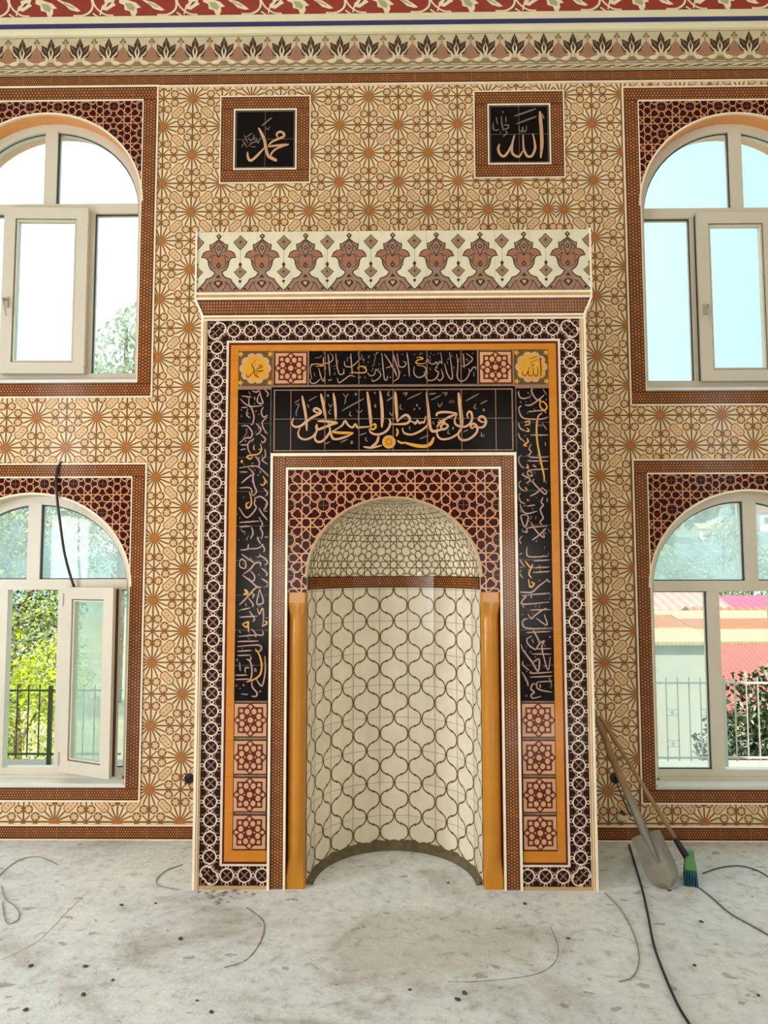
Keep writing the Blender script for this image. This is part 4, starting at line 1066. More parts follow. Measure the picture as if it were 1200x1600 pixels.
for s in (-1, 1):
    star_tile(s*0.563, 2.774)
    for k in range(4): star_tile(s*0.764, 0.289+k*0.1935)
    x = s*0.759
    mb = MB(); mb.box(x-0.094, x+0.094, 0.0, 0.008, 2.680, 2.868, 'roundel_ground')
    p = Pat(); zc = 2.774
    for a in (0, 1):
        for b_ in (0, 1):
            p.star((x+(a*2-1)*0.082, zc+(b_*2-1)*0.080), 0.02, 0.008, 5, 'gold', 1)
    for k in range(10): p.disc((x+0.062*cos(2*PI*k/10), zc+0.062*sin(2*PI*k/10)), 0.027, 'pink_tan', 1.5, 10)
    for k in range(10): p.disc((x+0.060*cos(2*PI*k/10), zc+0.060*sin(2*PI*k/10)), 0.0245, 'roundel_gold', 2, 10)
    p.disc((x, zc), 0.068, 'roundel_gold', 2.5, 16)
    for k in range(14):
        a = random.random()*6.28; r = 0.02+0.05*random.random()
        p.disc((x+r*cos(a), zc+r*sin(a)), 0.012, 'gold', 3, 7)
    p.emit(mb, flat(0.0)); rd = mb.build('roundel_tile', MI)
    src = TR_MUH if s < 0 else TR_ALL
    mb = MB(); p = Pat()
    cx_, cz_ = (595, 590) if s < 0 else (610, 610)
    for wd_, m_, pts in strokes(src):
        if m_ == 'lettergrey' and pts[0][0] < (470 if s < 0 else 480): continue
        p.brush([(x+(a-cx_)*0.000175, zc-(b_-cz_)*0.000175) for a, b_ in pts], wd_*0.00014, 'star_maroon', 4, 5, 0.5)
    p.emit(mb, flat(0.0)); mb.build('lettering', rd)

# inner border: white strip, brown band, white strip, spandrel with the arch
mb = MB()
for s in (-1, 1):
    x = sorted((s*0.655, s*0.668)); mb.box(x[0], x[1], -0.014, 0.008, 0.0, 2.284, 'white_trim')
    x = sorted((s*0.572, s*0.584)); mb.box(x[0], x[1], -0.012, 0.008, 0.0, 2.210, 'white_trim')
mb.box(-0.668, 0.668, -0.014, 0.008, 2.284, 2.300, 'white_trim'); mb.box(-0.584, 0.584, -0.012, 0.008, 2.210, 2.222, 'white_trim')
mb.build('white_strip', MI)
mb = MB()
for x0, z0, x1, z1 in ((-0.655, 0.004, -0.584, 2.284), (0.584, 0.004, 0.655, 2.284), (-0.584, 2.222, 0.584, 2.284)): mb.box(x0, x1, -0.002, 0.008, z0, z1, 'border_brown')
for p in (band_v(-0.655, -0.584, 0.004, 2.284), band_v(0.584, 0.655, 0.004, 2.284), band_h(-0.584, 0.584, 2.222, 2.284)): p.emit(mb, flat(-0.002))
mb.build('brown_border', MI)
mb = MB()
sp = rectp(-0.572, 1.545, 0.572, 2.210)
conv = [(-NA, 1.4), (NA, 1.4)]+ac[::-1]
for s in (-1, 1):
    mb.poly([(s*NA, 0.0, 1.545), (s*0.572, 0.0, 1.545), (s*0.572, 0.0, 2.21), (s*NA, 0.0, 2.21)], 'maroon')
    mb.poly([(s*NA, 0.0, 1.545), (s*NA, 0.05, 1.545), (s*NA, 0.05, ZBAND1), (s*NA, 0.0, ZBAND1)], 'dome_cream')
    mb.poly([(s*NA, 0.0, 1.545), (s*0.572, 0.0, 1.545), (s*0.572, 0.01, 1.545), (s*NA, 0.01, 1.545)], 'maroon')
g = 1.022
for k in range(36):
    a, b_ = ac[k], ac[k+1]
    mb.poly([(a[0], 0, a[1]), (b_[0], 0, b_[1]), (b_[0], 0, 2.21), (a[0], 0, 2.21)], 'maroon')
    mb.poly([(a[0], 0, a[1]), (b_[0], 0, b_[1]), (b_[0], NY, b_[1]), (a[0], NY, a[1])], 'dome_cream', True)
    mb.poly([(a[0]*g, -0.003, ZBAND1+(a[1]-ZBAND1)*g), (b_[0]*g, -0.003, ZBAND1+(b_[1]-ZBAND1)*g), (b_[0], -0.003, b_[1]), (a[0], -0.003, a[1])], 'tan_trim')
q0 = P(478.5, 762.5, 0.0)
p = pat_rosette(-0.6, 1.5, 0.6, 2.25, q0.x, q0.z, 0.1895)
p.clip(sp, [conv]).emit(mb, flat(0.0))
mb.build('spandrel', MI)

# engaged columns with stop-chamfered ends
for s in (-1, 1):
    root = empty('column', (s*0.520, 0.052, 0), MI)
    R0 = 0.051
    def ring_pts(k, z, n=32):   # k = 0 circle, 1 square
        out = []
        for i in range(n):
            a = 2*PI*(i+0.5)/n
            c_, s_ = cos(a), sin(a)
            sq = 1/max(abs(c_), abs(s_))
            r = R0*((1-k)*0.97+k*sq)
            out.append((r*c_, r*s_, z))
        return out
    mb = MB(); mb.grid([ring_pts(0, 0.155), ring_pts(0, 0.6), ring_pts(0, 1.0), ring_pts(0, 1.408)], 'amber', True, True)
    for z in (0.19, 0.38, 0.57, 0.76, 0.95, 1.14, 1.33): mb.tube([(0, 0, z-0.0008), (0, 0, z+0.0008)], R0*0.975, 'orange_deep', 24, False)
    mb.build('shaft', root)
    mb = MB(); mb.grid([ring_pts(0, 1.408), ring_pts(0.05, 1.415), ring_pts(0.5, 1.445), ring_pts(0.9, 1.478), ring_pts(1, 1.49), ring_pts(1, 1.545)], 'amber', False, True); mb.build('capital', root)
    mb = MB(); mb.grid([ring_pts(1, 0.0), ring_pts(1, 0.055), ring_pts(0.85, 0.075), ring_pts(0.4, 0.125), ring_pts(0, 0.155)], 'amber', False, True); mb.build('base', root)

# recess: nine flat facets of tile, the brown band and the half dome
def ell(t): return (-NA*cos(t), NY+NB*sin(t))
ts = [PI*k/900 for k in range(901)]
L = [0.0]
for a, b_ in zip(ts, ts[1:]):
    p0, p1 = ell(a), ell(b_); L.append(L[-1]+math.hypot(p1[0]-p0[0], p1[1]-p0[1]))
NF = 9
FP = []
for k in range(NF+1):
    i = min(range(901), key=lambda i_: abs(L[i_]-L[-1]*k/NF)); FP.append(ell(ts[i]))
def facet_map(u, v, l):
    i = max(0, min(NF-1, int(math.floor(u+1e-6)))); f = u-i
    a, b_ = FP[i], FP[i+1]
    dx, dy = b_[0]-a[0], b_[1]-a[1]; d = math.hypot(dx, dy)
    nx, ny = dy/d, -dx/d
    return (a[0]+dx*f+nx*l*EPS*1.5, a[1]+dy*f+ny*l*EPS*1.5, v)
mb = MB()
FW = L[-1]/NF
for i in range(NF):
    mb.poly([facet_map(i, 0, 0), facet_map(i+0.99999, 0, 0), facet_map(i+0.99999, ZBAND0, 0), facet_map(i, ZBAND0, 0)], 'niche_cream')
p = Pat()
TZ = 0.1927
ST = [(0, .045), (.14, .058), (.28, .12), (.39, .235), (.455, .36), (.5, .5), (.545, .64), (.61, .765), (.72, .88), (.86, .942), (1, .955)]
wv = 0.0078
zj = 1.448
k0 = -17
for i in range(NF):
    for hf in (0, 1):
        for k in range(k0, 4):
            for up in (0, 1):
                pts = []
                for s_, f in ST:
                    z = zj+k*TZ/1+(s_ if up == 0 else -s_)*TZ/2
                    if up == 0: z = zj+k*TZ+s_*TZ/2
                    else: z = zj+k*TZ-s_*TZ/2
                    u = i+0.5*f if hf == 0 else i+1-0.5*f
                    pts.append((u*FW, z))
                p.ribbon(pts, wv, 'niche_brown', 1)
                p.disc(pts[5], 0.0078, 'niche_brown', 1.2, 6)
q2 = Pat()
for pts, m_, l in p.p: q2.p.append(([(a/FW, b_) for a, b_ in pts], m_, l))
cl = Pat()
for i in range(NF):
    z_ = Pat(); z_.p = list(q2.p); z_.clip(rectp(i+0.0005, 0.0, i+0.9995, ZBAND0-0.002)); cl.p += z_.p
for i in range(1, NF): cl.poly(rectp(i+0.0, 0, i+0.014, ZBAND0), 'niche_joint', 0.6); cl.poly(rectp(i-0.014, 0, i-0.0001, ZBAND0), 'niche_joint', 0.6)
for i in range(NF):
    for k in range(0, 9): cl.poly(rectp(i, ZBAND0-0.012-k*TZ, i+0.999, ZBAND0-0.009-k*TZ), 'niche_joint', 0.6)
cl.emit(mb, facet_map)
mb.build('niche_wall', MI)
mb = MB()
ft = []
for r_, z_ in ((1.0, 0.052), (0.985, 0.050), (0.955, 0.014), (0.925, 0.001)):
    ft.append([(-NA*cos(PI*k/40)*r_*0.997, NY+NB*sin(PI*k/40)*(r_-0.004), z_*(0.55+0.45*sin(PI*k/40))*(1+0.12*sin(k*2.3))) for k in range(41)])
mb.grid(ft, 'mortar_dark', True)
mb.build('mortar_fillet', MI)
mb = MB()
for i in range(NF):
    mb.poly([facet_map(i, ZBAND0, 6), facet_map(i+0.99999, ZBAND0, 6), facet_map(i+0.99999, ZBAND1, 6), facet_map(i, ZBAND1, 6)], 'border_brown')
    mb.poly([facet_map(i, ZBAND0, 6), facet_map(i+0.99999, ZBAND0, 6), facet_map(i+0.99999, ZBAND0, 0), facet_map(i, ZBAND0, 0)], 'border_edge')
    b2 = pat_band(FW, ZBAND1-ZBAND0)
    for pts, m_, l in b2.p:
        mb.poly([facet_map(i+min(0.9999, a/FW), ZBAND0+b_, 6+l) for a, b_ in (pts if area2(pts) > 0 else pts[::-1])], m_)
mb.build('niche_band', MI)
def dome_map(u, v, l):
    th = PI*u/NF; ph = PI/2*v/4.0
    k = 1-l*EPS*2.2/0.45
    return (-NA*cos(th)*cos(ph)*k, NY+NB*sin(th)*cos(ph)*k, ZBAND1+(ZAPEX-ZBAND1)*sin(ph)*k)
mb = MB()
mb.grid([[dome_map(NF*i/72, 4.0*j/32, 0) for i in range(73)] for j in range(33)], 'dome_cream', True)
p = pat_rosette(0, 0, NF, 4, 4.5, 0.42, 1.0, 'dome_brown', True, 0.9, False)
p.clip(rectp(0.0, 0.0, NF, 3.96))
sub = Pat()
for pts, m_, l in p.p:   # cut long strips so that they follow the curve
    x0, z0, x1, z1 = bbox(pts)
    n_ = max(1, int(max(x1-x0, z1-z0)/0.16)); 
    if n_ == 1: sub.p.append((pts, m_, l)); continue
    hz = (x1-x0) >= (z1-z0)
    for k in range(n_):
        if hz: r = rectp(x0+(x1-x0)*k/n_, z0-1, x0+(x1-x0)*(k+1)/n_, z1+1)
        else: r = rectp(x0-1, z0+(z1-z0)*k/n_, x1+1, z0+(z1-z0)*(k+1)/n_)
        c_ = clip_in(pts if area2(pts) > 0 else pts[::-1], r)
        if c_: sub.p.append((c_, m_, l))
sub.emit(mb, dome_map)
mb.build('half_dome', MI)

# crest: palmette panel overhanging the block, fillets and the slanted brown cornice band
YC = -0.045
mb = MB()
mb.box(-1.080, 1.080, YC, YW-0.002, 3.186, 3.530, 'ivory_tile')
PC = 2.16/9
S = (3.530-3.186)/985.0
p = Pat()
for k in range(9): p.p += pat_crest((k-4)*PC, 3.530, S, PC/675.0/S).p
for k in range(10): p.p += pat_drop((k-4.5)*PC, 3.530, S, PC/675.0/S).p
for k in range(-5, 6): p.line((k*TILE, 3.186), (k*TILE, 3.530), 0.0012, 'niche_joint', 0.7)
p.clip(rectp(-1.079, 3.188, 1.079, 3.530)).emit(mb, flat(YC))
mb.build('crest_panel', MI)
mb = MB()
for z0, z1, y, m_ in ((3.174, 3.186, YC-0.006, 'white_trim'), (3.158, 3.174, YC-0.002, 'tan_trim'), (3.146, 3.158, YC-0.006, 'white_trim')):
    mb.box(-1.084, 1.084, y, YW-0.002, z0, z1, m_)
for s in (-1, 1):
    x = sorted((s*1.078, s*1.088)); mb.box(x[0], x[1], YC-0.008, 0.05, 3.146, 3.536, 'white_trim')
    mb.poly([(s*1.088, YC-0.008, 3.146), (s*1.060, -0.012, 3.066), (s*1.046, -0.012, 3.066), (s*1.076, YC-0.008, 3.146)], 'white_trim')
    mb.poly([(s*1.088, YC-0.008, 3.146), (s*1.060, -0.012, 3.066), (s*1.060, 0.05, 3.066), (s*1.088, 0.05, 3.146)], 'white_trim')
mb.build('moulding', MI)
mb = MB()
def slant(u, v, l):
    t_ = (v-3.070)/(3.146-3.070)
    return (u*(1.046+0.030*t_)/1.076, -0.004+(YC+0.004)*t_-l*EPS, v)
mb.poly([slant(-1.076, 3.070, 0), slant(1.076, 3.070, 0), slant(1.076, 3.146, 0), slant(-1.076, 3.146, 0)], 'border_brown')
band_h(-1.076, 1.076, 3.074, 3.144).emit(mb, slant)
for s in (-1, 1): mb.poly([slant(s*1.076, 3.070, 0), slant(s*1.076, 3.146, 0), (s*1.076, YW-0.002, 3.146), (s*1.046, YW-0.002, 3.070)], 'border_brown')
mb.poly([(-1.046, -0.004, 3.07), (1.046, -0.004, 3.07), (1.046, 0.02, 3.07), (-1.046, 0.02, 3.07)], 'border_brown')
mb.build('cornice_band', MI)

# ------------------------------------------------------------------ the two name panels
for (x0, z0, x1, z1), txt, org, lab in ((CALS[0], TR_MUH, (350, 150), 'square black calligraphy tile with one slanting word, upper left of the niche'),
                                        (CALS[1], TR_ALL, (740, 140), 'square black calligraphy tile with tall upright letters, upper right of the niche')):
    cx, cz = (x0+x1)/2, (z0+z1)/2
    root = tag(empty('calligraphy_panel', (cx, YW, z0)), lab, 'tile panel', 'calligraphy squares high on the wall')
    o3 = lambda o: (setattr(o, 'location', (-cx, -YW, -z0)), o)[1]
    ya = YW-0.008; bw = 0.086
    mb = MB()
    for r in ((x0, z0, x1, z0+bw), (x0, z1-bw, x1, z1), (x0, z0+bw, x0+bw, z1-bw), (x1-bw, z0+bw, x1, z1-bw)): mb.box(r[0], r[2], ya, YW-0.0005, r[1], r[3], 'border_brown')
    for p in (band_h(x0, x1, z0, z0+bw), band_h(x0, x1, z1-bw, z1), band_v(x0, x0+bw, z0+bw, z1-bw), band_v(x1-bw, x1, z0+bw, z1-bw)): p.emit(mb, flat(ya))
    frame_boxes(mb, x0-0.008, x1+0.008, z0-0.008, z1+0.008, 0.008, ya-0.003, YW-0.0005, 'white_trim')
    frame_boxes(mb, x0+bw-0.002, x1-bw+0.002, z0+bw-0.002, z1-bw+0.002, 0.010, ya-0.004, YW-0.0005, 'white_trim')
    o3(mb.build('border', root))
    p = Pat(); p.line((cx, z0+bw), (cx, z1-bw), 0.002, 'grout', 2); p.line((x0+bw, cz), (x1-bw, cz), 0.002, 'grout', 2)
    a = bw+0.016
    pq = [(x0+a, z0+a), (x1-a, z0+a), (x1-a, z1-a), (x0+a, z1-a)]
    p.closed(pq, 0.003, 'grout', 2)
    plq = slab('plaque', None, [(x0+bw, z0+bw, x1-bw, z1-bw)], ya+0.001, 0.0065, 'black_tile', [p]); plq.parent = root; o3(plq)
    mb = MB()
    fn = lambda a_, b_: (lambda q_: (q_.x, q_.z))(P(org[0]+a_/8.571, org[1]+b_/8.571, YW))
    letter_pat(txt, fn, 0.0042/8.571, 0.45).emit(mb, flat(ya+0.001))
    le = mb.build('lettering', plq)

# ------------------------------------------------------------------ tools in the corner
mat('weathered_wood', (142, 112, 78), 0.75, noise=(14, 0.25)); mat('steel_dirty', (136, 130, 118), 0.5, 0.4, noise=(9, 0.18)); mat('tool_wood', (150, 116, 76), 0.7, noise=(12, 0.2))
mat('broom_green', (84, 140, 74), 0.5); mat('broom_teal', (20, 84, 98), 0.8)
def along(a, b_, t_): return a+(b_-a)*t_
tip = PFL(1046, 1388); tip.z = 0.004
topp = P(931, 1082, 0.30); topp.x = 1.082
ax_ = (topp-tip).normalized()
Lh = (topp-tip).length
root = tag(empty('shovel', tip), 'grey steel shovel with a wooden handle leaning in the corner right of the niche', 'shovel')
side = ax_.cross(Vector((0, -1, 0))).normalized()          # across the blade
nrm = side.cross(ax_).normalized()
if nrm.y > 0: nrm = -nrm
tw = Matrix.Rotation(rad(-24), 3, ax_); side = tw @ side; nrm = tw @ nrm
# blade: dished plate, rounded tip, square shoulders; t along the axis from the tip
BL, BW = 0.275, 0.086
rows = []
for i in range(15):
    t_ = i/14
    hw = BW*max(0.12, math.sqrt(max(0, 1-(1-min(1, t_/0.36))**2))) if t_ < 0.36 else BW*(1-0.10*(t_-0.36))
    row = []
    for j in range(13):
        c_ = (j-6)/6
        dish = 0.030*(c_*c_)+0.012*(1-t_)**2
        fold = -0.016*math.exp(-(c_/0.16)**2)*min(1, t_*1.6)
        row.append(ax_*(BL*t_)+side*(hw*c_)+nrm*(dish-0.018-fold))
    rows.append(row)
mb = MB()
mb.grid(rows, 'steel_dirty', True)
back = [[p_-nrm*0.004 for p_ in r] for r in rows]
mb.grid([r[::-1] for r in back], 'steel_dirty', True)
for r0, r1 in ((rows, back),):
    for i in range(14):
        for j in (0, 12): mb.poly([r0[i][j], r0[i+1][j], r1[i+1][j], r1[i][j]], 'steel_dirty')
    for j in range(12):
        for i in (0, 14): mb.poly([r0[i][j], r0[i][j+1], r1[i][j+1], r1[i][j]], 'steel_dirty')
mb.build('blade', root)
mb = MB(); o_ = nrm*0.010
mb.tube([ax_*(BL*0.45)-nrm*0.004, ax_*(BL*0.8)+nrm*0.006, ax_*(BL+0.02)+o_, ax_*(BL+0.10)+o_, ax_*(BL+0.20)+o_], [0.006, 0.017, 0.024, 0.0235, 0.0225], 'steel_dirty', 10); mb.build('socket', root)
mb = MB(); mb.tube([ax_*(BL+0.18)+o_, ax_*(BL+0.45)+o_*0.6-nrm*0.004, along(ax_*(BL+0.2), topp-tip, 0.5)+side*0.008, topp-tip], [0.0205, 0.0205, 0.019, 0.016], 'weathered_wood', 10); mb.build('handle', root)

fb = PFL(1079, 1376)
fb.z = 0
root = tag(empty('broom', fb), 'old broom with a thin pole and a green and teal head, beside the shovel', 'broom')
hb = P(1072, 1338, fb.y-0.005)-fb
tb = P(937, 1118, 0.36); tb.x = max(tb.x, 1.075); tb = tb-fb
mb = MB()
dx_ = Vector((0.34, 0.94, 0)).normalized(); wx = Vector((dx_.y, -dx_.x, 0))
hz = hb.z
def prism(mb, z0, z1, l0, l1, w0, w1, m_):
    r = []
    for z, l_, w_ in ((z0, l0, w0), (z1, l1, w1)):
        r.append([dx_*(sx*l_)+wx*(sy*w_)+Vector((0, 0, z)) for sx, sy in ((-1, -1), (1, -1), (1, 1), (-1, 1))])
    mb.grid(r, m_, False, True); mb.poly(r[0][::-1], m_); mb.poly(r[1], m_)
prism(mb, 0.068, 0.135, 0.075, 0.065, 0.030, 0.022, 'broom_green'); mb.build('head', root)
mb = MB()
for i in range(-9, 10):
    for j in range(-2, 3):
        c_ = dx_*(i*0.008)+wx*(j*0.0115)
        d_ = wx*(j*0.004)+dx_*(i*0.001)
        mb.tube([c_+Vector((0, 0, 0.08)), c_+d_*0.6+Vector((0, 0, 0.035)), c_+d_+Vector((0, 0, 0.0))], [0.006, 0.006, 0.0055], 'broom_teal', 5)
mb.build('bristles', root)
ad = (tb-hb).normalized()
mb = MB(); mb.tube([Vector((0, 0, 0.10)), hb*0.7+Vector((0, 0, 0.03)), hb+ad*0.03, hb+ad*0.10], [0.014, 0.018, 0.018, 0.014], 'black_plastic', 10); mb.build('socket', root)
mb = MB(); mb.tube([hb+ad*0.05, along(hb, tb, 0.5)+Vector((0, -0.01, 0.0)), tb], [0.011, 0.0115, 0.011], 'tool_wood', 10); mb.build('handle', root)

# ------------------------------------------------------------------ cables, wires, sockets
def cable(name, pts, r, m_, label, cat, group=None, seg=8):
    q = spline([tuple(p_) for p_ in pts], seg)
    mb = MB(); mb.tube(q, r, m_, 8)
    return tag(mb.build(name), label, cat, group)
def fp(px, py, z): 
    p_ = PFL(px, py); return (p_.x, p_.y, z)
z = 0.0075
cable('power_cable', [fp(983, 1322, z), fp(990, 1345, z), fp(1003, 1390, z), fp(1012, 1430, z), fp(1022, 1480, z), fp(1040, 1530, z), fp(1060, 1575, z), fp(1078, 1605, z), fp(1110, 1660, z)], 0.0056, 'black_cable', 'dark power cable running down the floor from the corner below the shovel', 'cable')
z = 0.0045
cable('thin_cable', [fp(1086, 1384, z), fp(1110, 1402, z), fp(1140, 1428, z), fp(1175, 1448, z), fp(1210, 1468, z)], 0.0034, 'grey_cable', 'thin dark cable running right across the floor from below the broom', 'cable')
cable('thin_cable', [fp(1098, 1366, z), fp(1125, 1357, z), fp(1155, 1354, z), fp(1180, 1360, z), fp(1200, 1371, z), fp(1225, 1390, z)], 0.0034, 'grey_cable', 'thin cable arcing over the floor just right of the broom head', 'cable')
mat('dull_wire', (146, 141, 130), 0.6, 0.2)
z = 0.0035
cable('loose_wire', [fp(945, 1396, z), fp(968, 1420, z), fp(988, 1455, z), fp(998, 1490, z), fp(996, 1515, z), fp(985, 1530, z), fp(967, 1535, z)], 0.0024, 'dull_wire', 'bent grey wire on the floor left of the dark power cable', 'wire')
cable('loose_wire', [fp(90, 1352, z), fp(62, 1340, z), fp(38, 1342, z), fp(18, 1352, z), fp(0, 1368, z), fp(-20, 1390, z)], 0.0024, 'dull_wire', 'curved grey wire on the floor under the left window, near the wall', 'wire')
cable('loose_wire', [fp(2, 1385, z), fp(8, 1405, z), fp(22, 1416, z), fp(30, 1428, z), fp(26, 1440, z), fp(12, 1444, z), fp(6, 1430, z), fp(4, 1410, z)], 0.0024, 'dull_wire', 'small closed loop of grey wire at the left edge of the floor', 'wire')
cable('loose_wire', [fp(285, 1352, z), fp(262, 1360, z), fp(247, 1372, z), fp(244, 1380, z), fp(252, 1386, z), fp(278, 1391, z)], 0.0026, 'dull_wire', 'short hooked grey wire on the floor left of the niche foot', 'wire')
# cable hanging over the lower left window
yq = YW-0.016
hang = [P(97, 722, YW-0.004), P(91, 730, yq), P(88, 745, yq-0.01), P(89, 775, yq-0.012), P(93, 810, yq), P(100, 860, YW+0.02), P(108, 893, YW+0.05), P(116, 918, YW+0.072)]
cable('hanging_cable', hang, 0.0085, 'black_cable', 'black cable hanging from the wall across the lower left window', 'cable')
def wire_box(px, py, hw, label, wires):
    c_ = P(px, py, YW)
    root = tag(empty('socket_box', (c_.x, YW, c_.z)), label, 'socket box', 'open wiring boxes low on the wall')
    mb = MB()
    n = 20
    rows = [[(hw*cos(2*PI*k/n), y, hw*sin(2*PI*k/n)) for k in range(n)] for y in (-0.002, -0.012)]
    rows += [[(hw*0.82*cos(2*PI*k/n), y, hw*0.82*sin(2*PI*k/n)) for k in range(n)] for y in (-0.012, -0.003)]
    mb.grid(rows, 'black_plastic', False, True); mb.poly(rows[-1], 'black_plastic')
    mb.build('box', root)
    for pts in wires:
        mb = MB(); mb.tube(spline(pts, 6), 0.0045, 'black_cable', 6); mb.build('wire', root)
    return root
wire_box(296, 1216, 0.030, 'small dark open wiring box on the wall left of the niche', [[(0.005, -0.006, 0), (-0.01, -0.025, -0.012), (-0.022, -0.02, -0.03)], [(0.0, -0.006, 0.005), (0.014, -0.03, 0.0), (0.02, -0.025, -0.022)]])
wire_box(961, 1215, 0.034, 'small dark open wiring box on the wall behind the shovel handle', [[(0.0, -0.006, 0), (0.0, -0.03, -0.02), (0.025, -0.03, -0.09), (0.06, -0.022, -0.17), (0.085, -0.02, -0.23)], [(0.0, -0.006, 0.005), (0.03, -0.035, 0.01), (0.05, -0.03, -0.012)]])
c_ = P(972, 1274, YW-0.02)
root = tag(empty('junction_plug', (c_.x, c_.y, c_.z)), 'pale wall plug with a dark cap hanging low behind the shovel', 'plug')
mat('pale_plastic', (206, 190, 160), 0.5)
mb = MB()
mb.tube([(-0.03, 0.0, -0.012), (-0.012, -0.002, -0.010), (0.03, -0.004, -0.02)], [0.020, 0.024, 0.018], 'pale_plastic', 10); mb.build('body', root)
mb = MB(); mb.tube([(0.0, 0, 0.008), (0.012, 0.0, 0.022)], [0.020, 0.014], 'black_plastic', 10); mb.build('cap', root)

# ------------------------------------------------------------------ crumbs of mortar and plaster on the floor
mat('crumb_grey', (158, 152, 136), 0.95, noise=(60, 0.2)); mat('crumb_dark', (84, 78, 68), 0.95)
def crumb_mesh(seed, m_):
    rnd = random.Random(seed); mb = MB(); n = 7
    rows = []
    for a, rr in ((-0.9, 0.35), (-0.3, 0.95), (0.35, 0.8), (0.85, 0.3)):
        rows.append([(rr*cos(2*PI*k/n)*rnd.uniform(.75, 1.2), rr*sin(2*PI*k/n)*rnd.uniform(.75, 1.2), (a+0.9)*0.55*rnd.uniform(.9, 1.1)) for k in range(n)])
    mb.grid(rows, m_, False, True); mb.poly(rows[0][::-1], m_); mb.poly(rows[-1], m_)
    return mb
near = [(310, 1394), (322, 1397), (333, 1393), (345, 1399), (352, 1395), (360, 1402), (343, 1406), (371, 1397), (328, 1403), (383, 1395), (356, 1410), (338, 1412), (366, 1391), (395, 1398)]
far = [(133, 1511), (130, 1555), (176, 1532), (282, 1468), (40, 1579), (48, 1510), (330, 1582), (308, 1564), (243, 1412), (190, 1415), (888, 1467), (715, 1563), (1085, 1509), (1185, 1556), (640, 1547), (726, 1553), (700, 1380), (1046, 1392), (1096, 1441), (820, 1413)]
src = {}
for i, (px, py) in enumerate(near+far):
    isn = i < len(near); key = ('g' if isn else 'd')+str(i % 4)
    if key not in src:
        o = crumb_mesh(i+3, 'crumb_grey' if isn else 'crumb_dark').build('mortar_crumb' if isn else 'stone_chip'); src[key] = o
    else:
        o = src[key].copy(); COL.objects.link(o)
    q = PFL(px, py); s_ = random.uniform(0.007, 0.017) if isn else random.uniform(0.006, 0.012)
    if isn: q.y = min(q.y, -0.030)
    o.location = (q.x, q.y, 0.0); o.scale = (s_*1.3, s_, s_*0.8); o.rotation_euler = (0, 0, random.random()*6)
    if isn: tag(o, 'crumb of grey mortar lying along the left foot of the niche', 'rubble', 'mortar crumbs by the niche foot')
    else: tag(o, 'small dark stone chip scattered on the bare concrete floor', 'rubble', 'stone chips on the floor')
# ------------------------------------------------------------------ outside
mat('ground_dry', (150, 146, 118), 0.95, noise=(0.8, 0.2)); mat('terrace', (150, 146, 136), 0.9, noise=(2, 0.1))
mat('hill_hazed', (126, 150, 146), 1.0, noise=(0.15, 0.3)); mat('bark', (110, 92, 74), 0.95, noise=(8, 0.2))  # hill colour has the bluish distance haze mixed in
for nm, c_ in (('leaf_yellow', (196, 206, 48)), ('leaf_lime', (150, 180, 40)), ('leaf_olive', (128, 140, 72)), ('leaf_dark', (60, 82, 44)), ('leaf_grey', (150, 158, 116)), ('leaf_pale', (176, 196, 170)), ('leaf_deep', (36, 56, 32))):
    m_ = mat(nm, c_, 0.6)
    b_ = m_.node_tree.nodes['Principled BSDF']; b_.inputs['Specular IOR Level'].default_value = 0.2
    t_ = m_.node_tree; tr = t_.nodes.new('ShaderNodeBsdfTranslucent'); tr.inputs[0].default_value = rgb(*c_)
    ms = t_.nodes.new('ShaderNodeMixShader'); ms.inputs[0].default_value = 0.35
    t_.links.new(b_.outputs[0], ms.inputs[1]); t_.links.new(tr.outputs[0], ms.inputs[2]); t_.links.new(ms.outputs[0], t_.nodes['Material Output'].inputs[0])
mb = MB()
mb.poly([(-60, 1.0, -0.25), (60, 1.0, -0.25), (60, 3.6, -0.25), (-60, 3.6, -0.25)], 'terrace')
mb.poly([(-60, 3.6, -0.25), (60, 3.6, -0.25), (60, 3.6, -1.3), (-60, 3.6, -1.3)], 'terrace')
mb.poly([(-140, 3.6, -1.3), (140, 3.6, -1.3), (140, 140, -3.5), (-140, 140, -3.5)], 'ground_dry')
tag(mb.build('ground'), kind='structure')
# hillside: a ridge rising to the right of the view
def hz(x, y):
    a = 11.4*math.exp(-((x-40)/24.0)**2)+4.5*math.exp(-((x-14)/14.0)**2)+5.5*math.exp(-((x+36)/16.0)**2)+0.6*sin(x*0.5)+0.5*sin(x*1.3+1)
    return -3.5+a*max(0.0, min(1.0, (y-40)/38.0))**0.8*1.05
mb = MB()
mb.grid([[(x, y, hz(x, y)+0.25*sin(x*2.1+y)) for x in range(-100, 121, 2)] for y in range(38, 120, 4)], 'hill_hazed', True)
tag(mb.build('hillside'), kind='structure')

